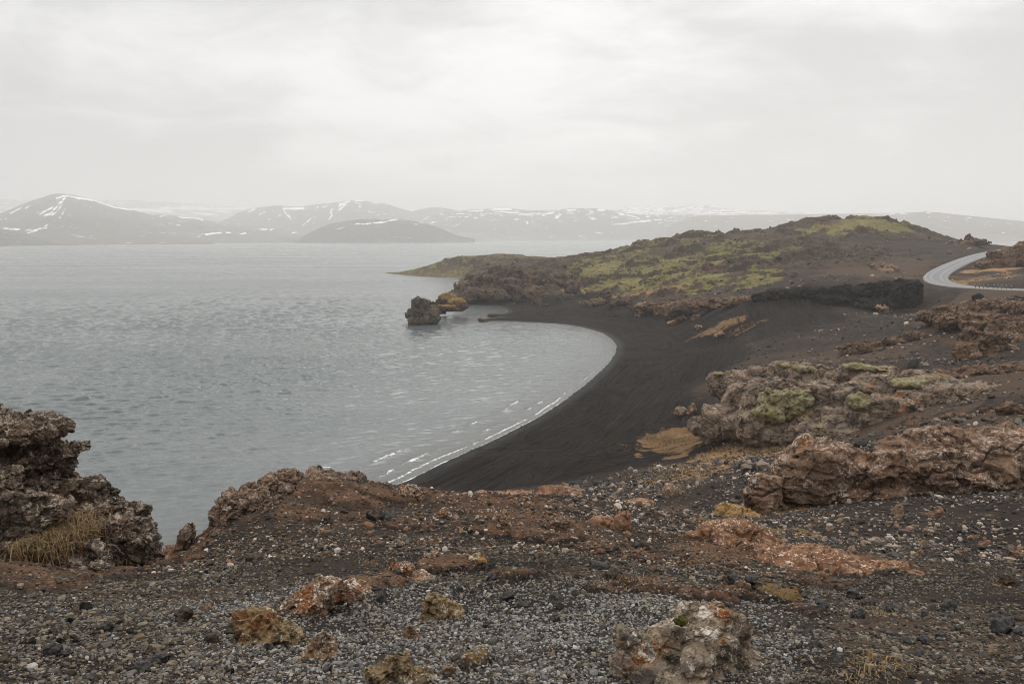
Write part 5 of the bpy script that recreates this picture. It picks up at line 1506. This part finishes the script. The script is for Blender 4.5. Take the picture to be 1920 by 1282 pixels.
# ------------------------------------------------------------------ gravel, rubble and scattered debris
def gravel_material(name, rough=.9):
    m, t = material(name)
    c = attr(t, 'stone_colour', 'Color')
    pos = t.n('ShaderNodeNewGeometry').outputs['Position']
    n = t.noise(pos, 60, 4, .7)
    col = t.mix(t.ramp(n, .35, .7, .5, 0), c, t.mix(.65, c, (.01, .01, .01, 1)))
    finish(t, col, rough, n, .004, 1.0, .08)
    return m


GM = gravel_material('loose_stone')
PAL_GREY = np.array([(.17, .165, .16), (.23, .222, .212), (.12, .118, .117), (.30, .29, .275), (.085, .083, .082), (.19, .18, .168), (.055, .053, .052), (.16, .14, .12), (.26, .24, .215), (.14, .142, .148)])
PAL_DARK = np.array([(.070, .065, .060), (.050, .045, .041), (.095, .090, .082), (.040, .035, .031), (.12, .112, .10), (.085, .066, .050), (.14, .112, .082), (.055, .056, .060), (.19, .165, .13), (.075, .068, .05)])
PAL_PALE = np.array([(.24, .185, .14), (.30, .24, .19), (.18, .135, .10), (.13, .10, .078), (.40, .34, .29), (.09, .072, .06), (.06, .05, .044)])
PAL_CREST = np.array([(.20, .12, .07), (.15, .085, .05), (.30, .23, .17), (.10, .075, .058), (.42, .37, .32), (.07, .056, .047), (.17, .09, .05), (.12, .10, .085), (.06, .05, .042), (.08, .068, .058), (.10, .075, .056)])
PAL_HEAD = np.array([(.085, .062, .047), (.11, .082, .062), (.06, .046, .037), (.15, .115, .088), (.045, .036, .031), (.12, .10, .05)])


def stones(name, x, y, size, pal, seed, sub=1, flat=.7, lift=.18, var=8, cuts=7):
    rng = np.random.RandomState(seed)
    n = len(x)
    z = ground_z(x, y)
    which = rng.randint(var, size=n)
    cs, fs, cols, k0 = [], [], [], 0
    pi_ = rng.randint(len(pal), size=n)
    br = rng.uniform(.75, 1.25, size=(n, 1))
    C = pal[pi_] * br
    for w in range(var):
        idx = np.nonzero(which == w)[0]
        if not len(idx):
            continue
        v, f = faceted(sub, seed + w, cuts, .55, .9)
        v = v + rng.normal(scale=.05, size=v.shape)
        m = len(idx)
        a = rng.uniform(0, 2 * pi, m)
        tl = rng.normal(0, .35, m)
        sc = size[idx][:, None] * .5 * np.stack([rng.uniform(.8, 1.35, m), rng.uniform(.7, 1.0, m), rng.uniform(flat * .75, flat * 1.2, m)], 1)
        p = v[None] * sc[:, None]
        ct, st = np.cos(tl)[:, None], np.sin(tl)[:, None]
        p = np.stack([p[..., 0] * ct + p[..., 2] * st, p[..., 1], -p[..., 0] * st + p[..., 2] * ct], 2)
        ca, sa = np.cos(a)[:, None], np.sin(a)[:, None]
        p = np.stack([p[..., 0] * ca - p[..., 1] * sa, p[..., 0] * sa + p[..., 1] * ca, p[..., 2]], 2)
        p += np.stack([x[idx], y[idx], z[idx] + size[idx] * lift], 1)[:, None]
        nv = len(v)
        cs.append(p.reshape(-1, 3))
        fs.append((f[None] + (np.arange(m) * nv)[:, None, None] + k0).reshape(-1, 3))
        cols.append(np.repeat(C[idx], nv, 0))
        k0 += m * nv
    me = np_mesh(name, np.concatenate(cs), np.concatenate(fs), sub > 1, {'stone_colour': np.concatenate(cols)})
    tag(link(name, me, GM), kind='stuff')


def polar(n, a0, a1, r0, r1, seed, power=0.0):
    rng = np.random.RandomState(seed)
    a = rng.uniform(a0, a1, n)
    f = rng.uniform(size=n)
    r = np.exp(log(r0) + (log(r1) - log(r0)) * f)
    return r * np.sin(a), r * np.cos(a), r, a, rng


def soil(x, y):
    return np.maximum(grid_val(M_rust, x, y), grid_val(M_ochre, x, y)) + .5 * grid_val(M_grass, x, y)


def px_of(x, y):
    return proj(np.stack([x, y, ground_z(x, y)], 1))


# pale pebbles of the near foreground
x, y, r, a, rng = polar(150000, -.75, .75, 1.5, 8.5, 71)
ppx, ppy = px_of(x, y)
patch = fbm(np.stack([x / .9, y / .9], 1), 4, 77)
keep = rng.uniform(size=len(x)) < (1 - .62 * sstep(soil(x, y) + .5 * patch, .25, .6)) * (sstep(ppx, 250, 520) * .75 + .25) * sstep(ppx + 300 * patch, 1650, 1250) * (.3 + .7 * sstep(patch, -.35, .05)) * sstep(ppy + 60 * patch, 1065, 1130)
x, y, r = x[keep], y[keep], r[keep]
stones('pale_gravel', x, y, np.exp(rng.normal(log(.0125), .36, len(x))) * (r / 3) ** .42, PAL_GREY * 1.02 * np.array([1.03, 1, .95]), 171, 1)
# coarse dark rubble on the left and across the knoll
x, y, r, a, rng = polar(160000, -.75, .75, 1.5, 13, 72)
ppx, ppy = px_of(x, y)
patch = fbm(np.stack([x / 1.1, y / 1.1], 1), 4, 78)
keep = rng.uniform(size=len(x)) < (1 - .62 * sstep(soil(x, y) + .55 * patch, .25, .6)) * np.maximum(np.maximum(sstep(ppx + 150 * patch, 620, 380), .75 * sstep(ppy, 1120, 1085)) * sstep(ppy + 60 * patch, 975, 1040), .15) * (.35 + .65 * sstep(patch, -.3, .1))
x, y, r = x[keep], y[keep], r[keep]
stones('dark_lava_rubble', x, y, np.exp(rng.normal(log(.0125), .45, len(x))) * (r / 3) ** .5, np.concatenate([PAL_DARK, PAL_GREY[[2, 4, 7]]]) * np.array([1.08, 1, .88]), 172, 1)
# fine gravel on the right
x, y, r, a, rng = polar(80000, .10, .85, 1.5, 10, 73)
ppx, ppy = px_of(x, y)
patch = fbm(np.stack([x / .8, y / .8], 1), 4, 79)
keep = rng.uniform(size=len(x)) < (1 - .9 * sstep(soil(x, y) + .5 * patch, .3, .65)) * sstep(ppx + 250 * patch, 1150, 1450) * (.10 + .75 * sstep(patch, -.12, .28))
x, y, r = x[keep], y[keep], r[keep]
stones('fine_gravel', x, y, np.exp(rng.normal(log(.0125), .42, len(x))) * (r / 3) ** .45, np.concatenate([PAL_GREY[[0, 1, 2, 4, 7, 9]], PAL_DARK, PAL_DARK]) * np.array([1.08, 1, .9]), 173, 1)
# rusty and white chips over the crest
x, y, r, a, rng = polar(26000, -.45, .35, 7, 17, 74)
ppx, ppy = px_of(x, y)
keep = (ppy < 1075) & (rng.uniform(size=len(x)) < .66 - .36 * sstep(soil(x, y), .5, .9))
x, y, r = x[keep], y[keep], r[keep]
stones('crest_debris', x, y, np.exp(rng.normal(log(.026), .45, len(x))) * (r / 9) ** .5, PAL_CREST, 174, 1)
# pale stones on the dark slope to the right
x, y, r, a, rng = polar(30000, .05, .66, 11, 42, 75)
patch = fbm(np.stack([x / 3, y / 3], 1), 4, 80)
keep = rng.uniform(size=len(x)) < .15 + .6 * sstep(patch, -.3, .3)
x, y, r = x[keep], y[keep], r[keep]
stones('slope_scree', x, y, np.exp(rng.normal(log(.052), .5, len(x))) * (r / 16) ** .55, np.concatenate([PAL_PALE, PAL_DARK[:4]]), 175, 1)
# and further off, between the outcrops and the beach
x, y, r, a, rng = polar(44000, .06, .66, 38, 240, 76)
patch = fbm(np.stack([x / 9, y / 9], 1), 4, 81)
keep = (rng.uniform(size=len(x)) < .1 + .65 * sstep(patch, -.1, .35)) & (grid_val(M_sand, x, y) < .35) & (grid_val(M_road, x, y) < .1)
x, y, r = x[keep], y[keep], r[keep]
stones('far_scree', x, y, np.exp(rng.normal(log(.17), .6, len(x))) * (r / 80) ** .6, np.concatenate([PAL_PALE, PAL_DARK[:5]]), 176, 1)
# broken rock over the headland
x, y, r, a, rng = polar(26000, -.18, .62, 225, 470, 77)
patch = fbm(np.stack([x / 22, y / 22], 1), 4, 82)
keep = (rng.uniform(size=len(x)) < .12 + .7 * sstep(patch, 0, .35)) & (grid_val(M_head, x, y) > .3) & (grid_val(SD, x, y) > 2) & (grid_val(M_road, x, y) < .05)
keep &= rng.uniform(size=len(x)) > .8 * grid_val(M_moss, x, y)
x, y, r = x[keep], y[keep], r[keep]
stones('headland_rubble', x, y, np.exp(rng.normal(log(.75), .55, len(x))), PAL_HEAD, 177, 1, .8, .1)


# ------------------------------------------------------------------ dry grass
def grass(name, pts, n, length, width, seed, cols, spread, parent=None):
    rng = np.random.RandomState(seed)
    cs, fs, cc, k = [], [], [], 0
    for (c, sp, m) in pts:
        for i in range(int(n * m)):
            g = rng.normal(size=2) * sp
            x, y = c[0] + g[0], c[1] + g[1]
            z = max(float(ground_z(x, y)), c[2] - .15)
            L = length * rng.uniform(.5, 1.2)
            a = rng.uniform(0, 2 * pi)
            b = rng.uniform(.3, 1.0) * spread
            wv = np.array([-sin(a), cos(a), 0]) * width * rng.uniform(.6, 1.3)
            p0 = np.array([x, y, z - .02])
            d = np.array([cos(a), sin(a), 0])
            p1 = p0 + np.array([0, 0, L * .55]) + d * L * b * .25
            p2 = p0 + np.array([0, 0, L * (.85 - .35 * b)]) + d * L * b * .8
            cs += [p0 - wv, p0 + wv, p1 - wv * .8, p1 + wv * .8, p2]
            fs += [(k, k + 1, k + 3), (k, k + 3, k + 2), (k + 2, k + 3, k + 4)]
            cc += [cols[rng.randint(len(cols))]] * 5
            k += 5
    me = np_mesh(name, np.array(cs), np.array(fs), True, {'stone_colour': np.array(cc) * rng.uniform(.8, 1.2, (len(cc), 1))})
    o = link(name, me, GRASS)
    if parent is None:
        tag(o, kind='stuff')
    else:
        o.parent = parent
        o.location = -Vector(parent.location)


GRASS, _t = material('dry_grass')
finish(_t, attr(_t, 'stone_colour', 'Color'), .8, spec=.1)
GC = np.array([(.17, .115, .058), (.13, .085, .040), (.22, .155, .085), (.085, .072, .035), (.15, .085, .042)])
LC = bpy.data.objects['lava_crag']
for q in [(P(112, 985, 8.3), .14, 1.2), (P(92, 1002, 8.1), .13, .9), (P(66, 1016, 8.0), .13, .9), (P(136, 975, 8.7), .09, .5), (P(226, 1040, 9.0), .06, .3)]:
    grass('grass_tuft', [q], 700, .30, .004, 91 + int(q[2] * 10), GC, 1.15, LC)
pts = []
_rng = np.random.RandomState(5)
for (px, py, w, h, m) in [(1255, 828, 60, 18, 40), (1400, 840, 68, 16, 40), (1330, 862, 60, 10, 14), (1300, 886, 90, 14, 16), (1235, 880, 40, 18, 6), (1220, 905, 50, 14, 5)]:
    for i in range(m):
        q = _rng.normal(size=2) * .5
        pts.append((hit(px + q[0] * w, py + q[1] * h), .35, 1))
grass('dry_grass', pts, 40, .30, .022, 92, GC * 1.25, 1.1)
pts = [(hit(px, py), .06, 1) for px, py in [(1630, 1150), (1645, 1152), (1640, 1245), (1655, 1262), (1670, 1248), (1170, 1092), (1195, 1094), (690, 1058), (1590, 1275)]]
grass('grass_wisps', pts, 60, .08, .0022, 93, GC * 1.2, 1.2)

# ------------------------------------------------------------------ damp air over the lake
def build_haze():
    x0, x1, y0, y1, z0, z1 = -15000, 15000, -2000, 24000, -14, 620
    co = [(x, y, z) for z in (z0, z1) for y in (y0, y1) for x in (x0, x1)]
    fs = [(0, 2, 3, 1), (4, 5, 7, 6), (0, 1, 5, 4), (2, 6, 7, 3), (0, 4, 6, 2), (1, 3, 7, 5)]
    m, t = material('haze')
    o = t.n('ShaderNodeOutputMaterial')
    v = t.n('ShaderNodeVolumePrincipled', {'Color': (.96, .955, .95, 1), 'Density': 0.00028, 'Anisotropy': .5})
    for k in ('Density Attribute', 'Color Attribute', 'Temperature Attribute'):
        v.inputs[k].default_value = ''
    m.cycles.homogeneous_volume = True
    t.t.links.new(v.outputs[0], o.inputs['Volume'])
    tag(link('haze', np_mesh('haze', co, fs, False), m), kind='stuff')


build_haze()
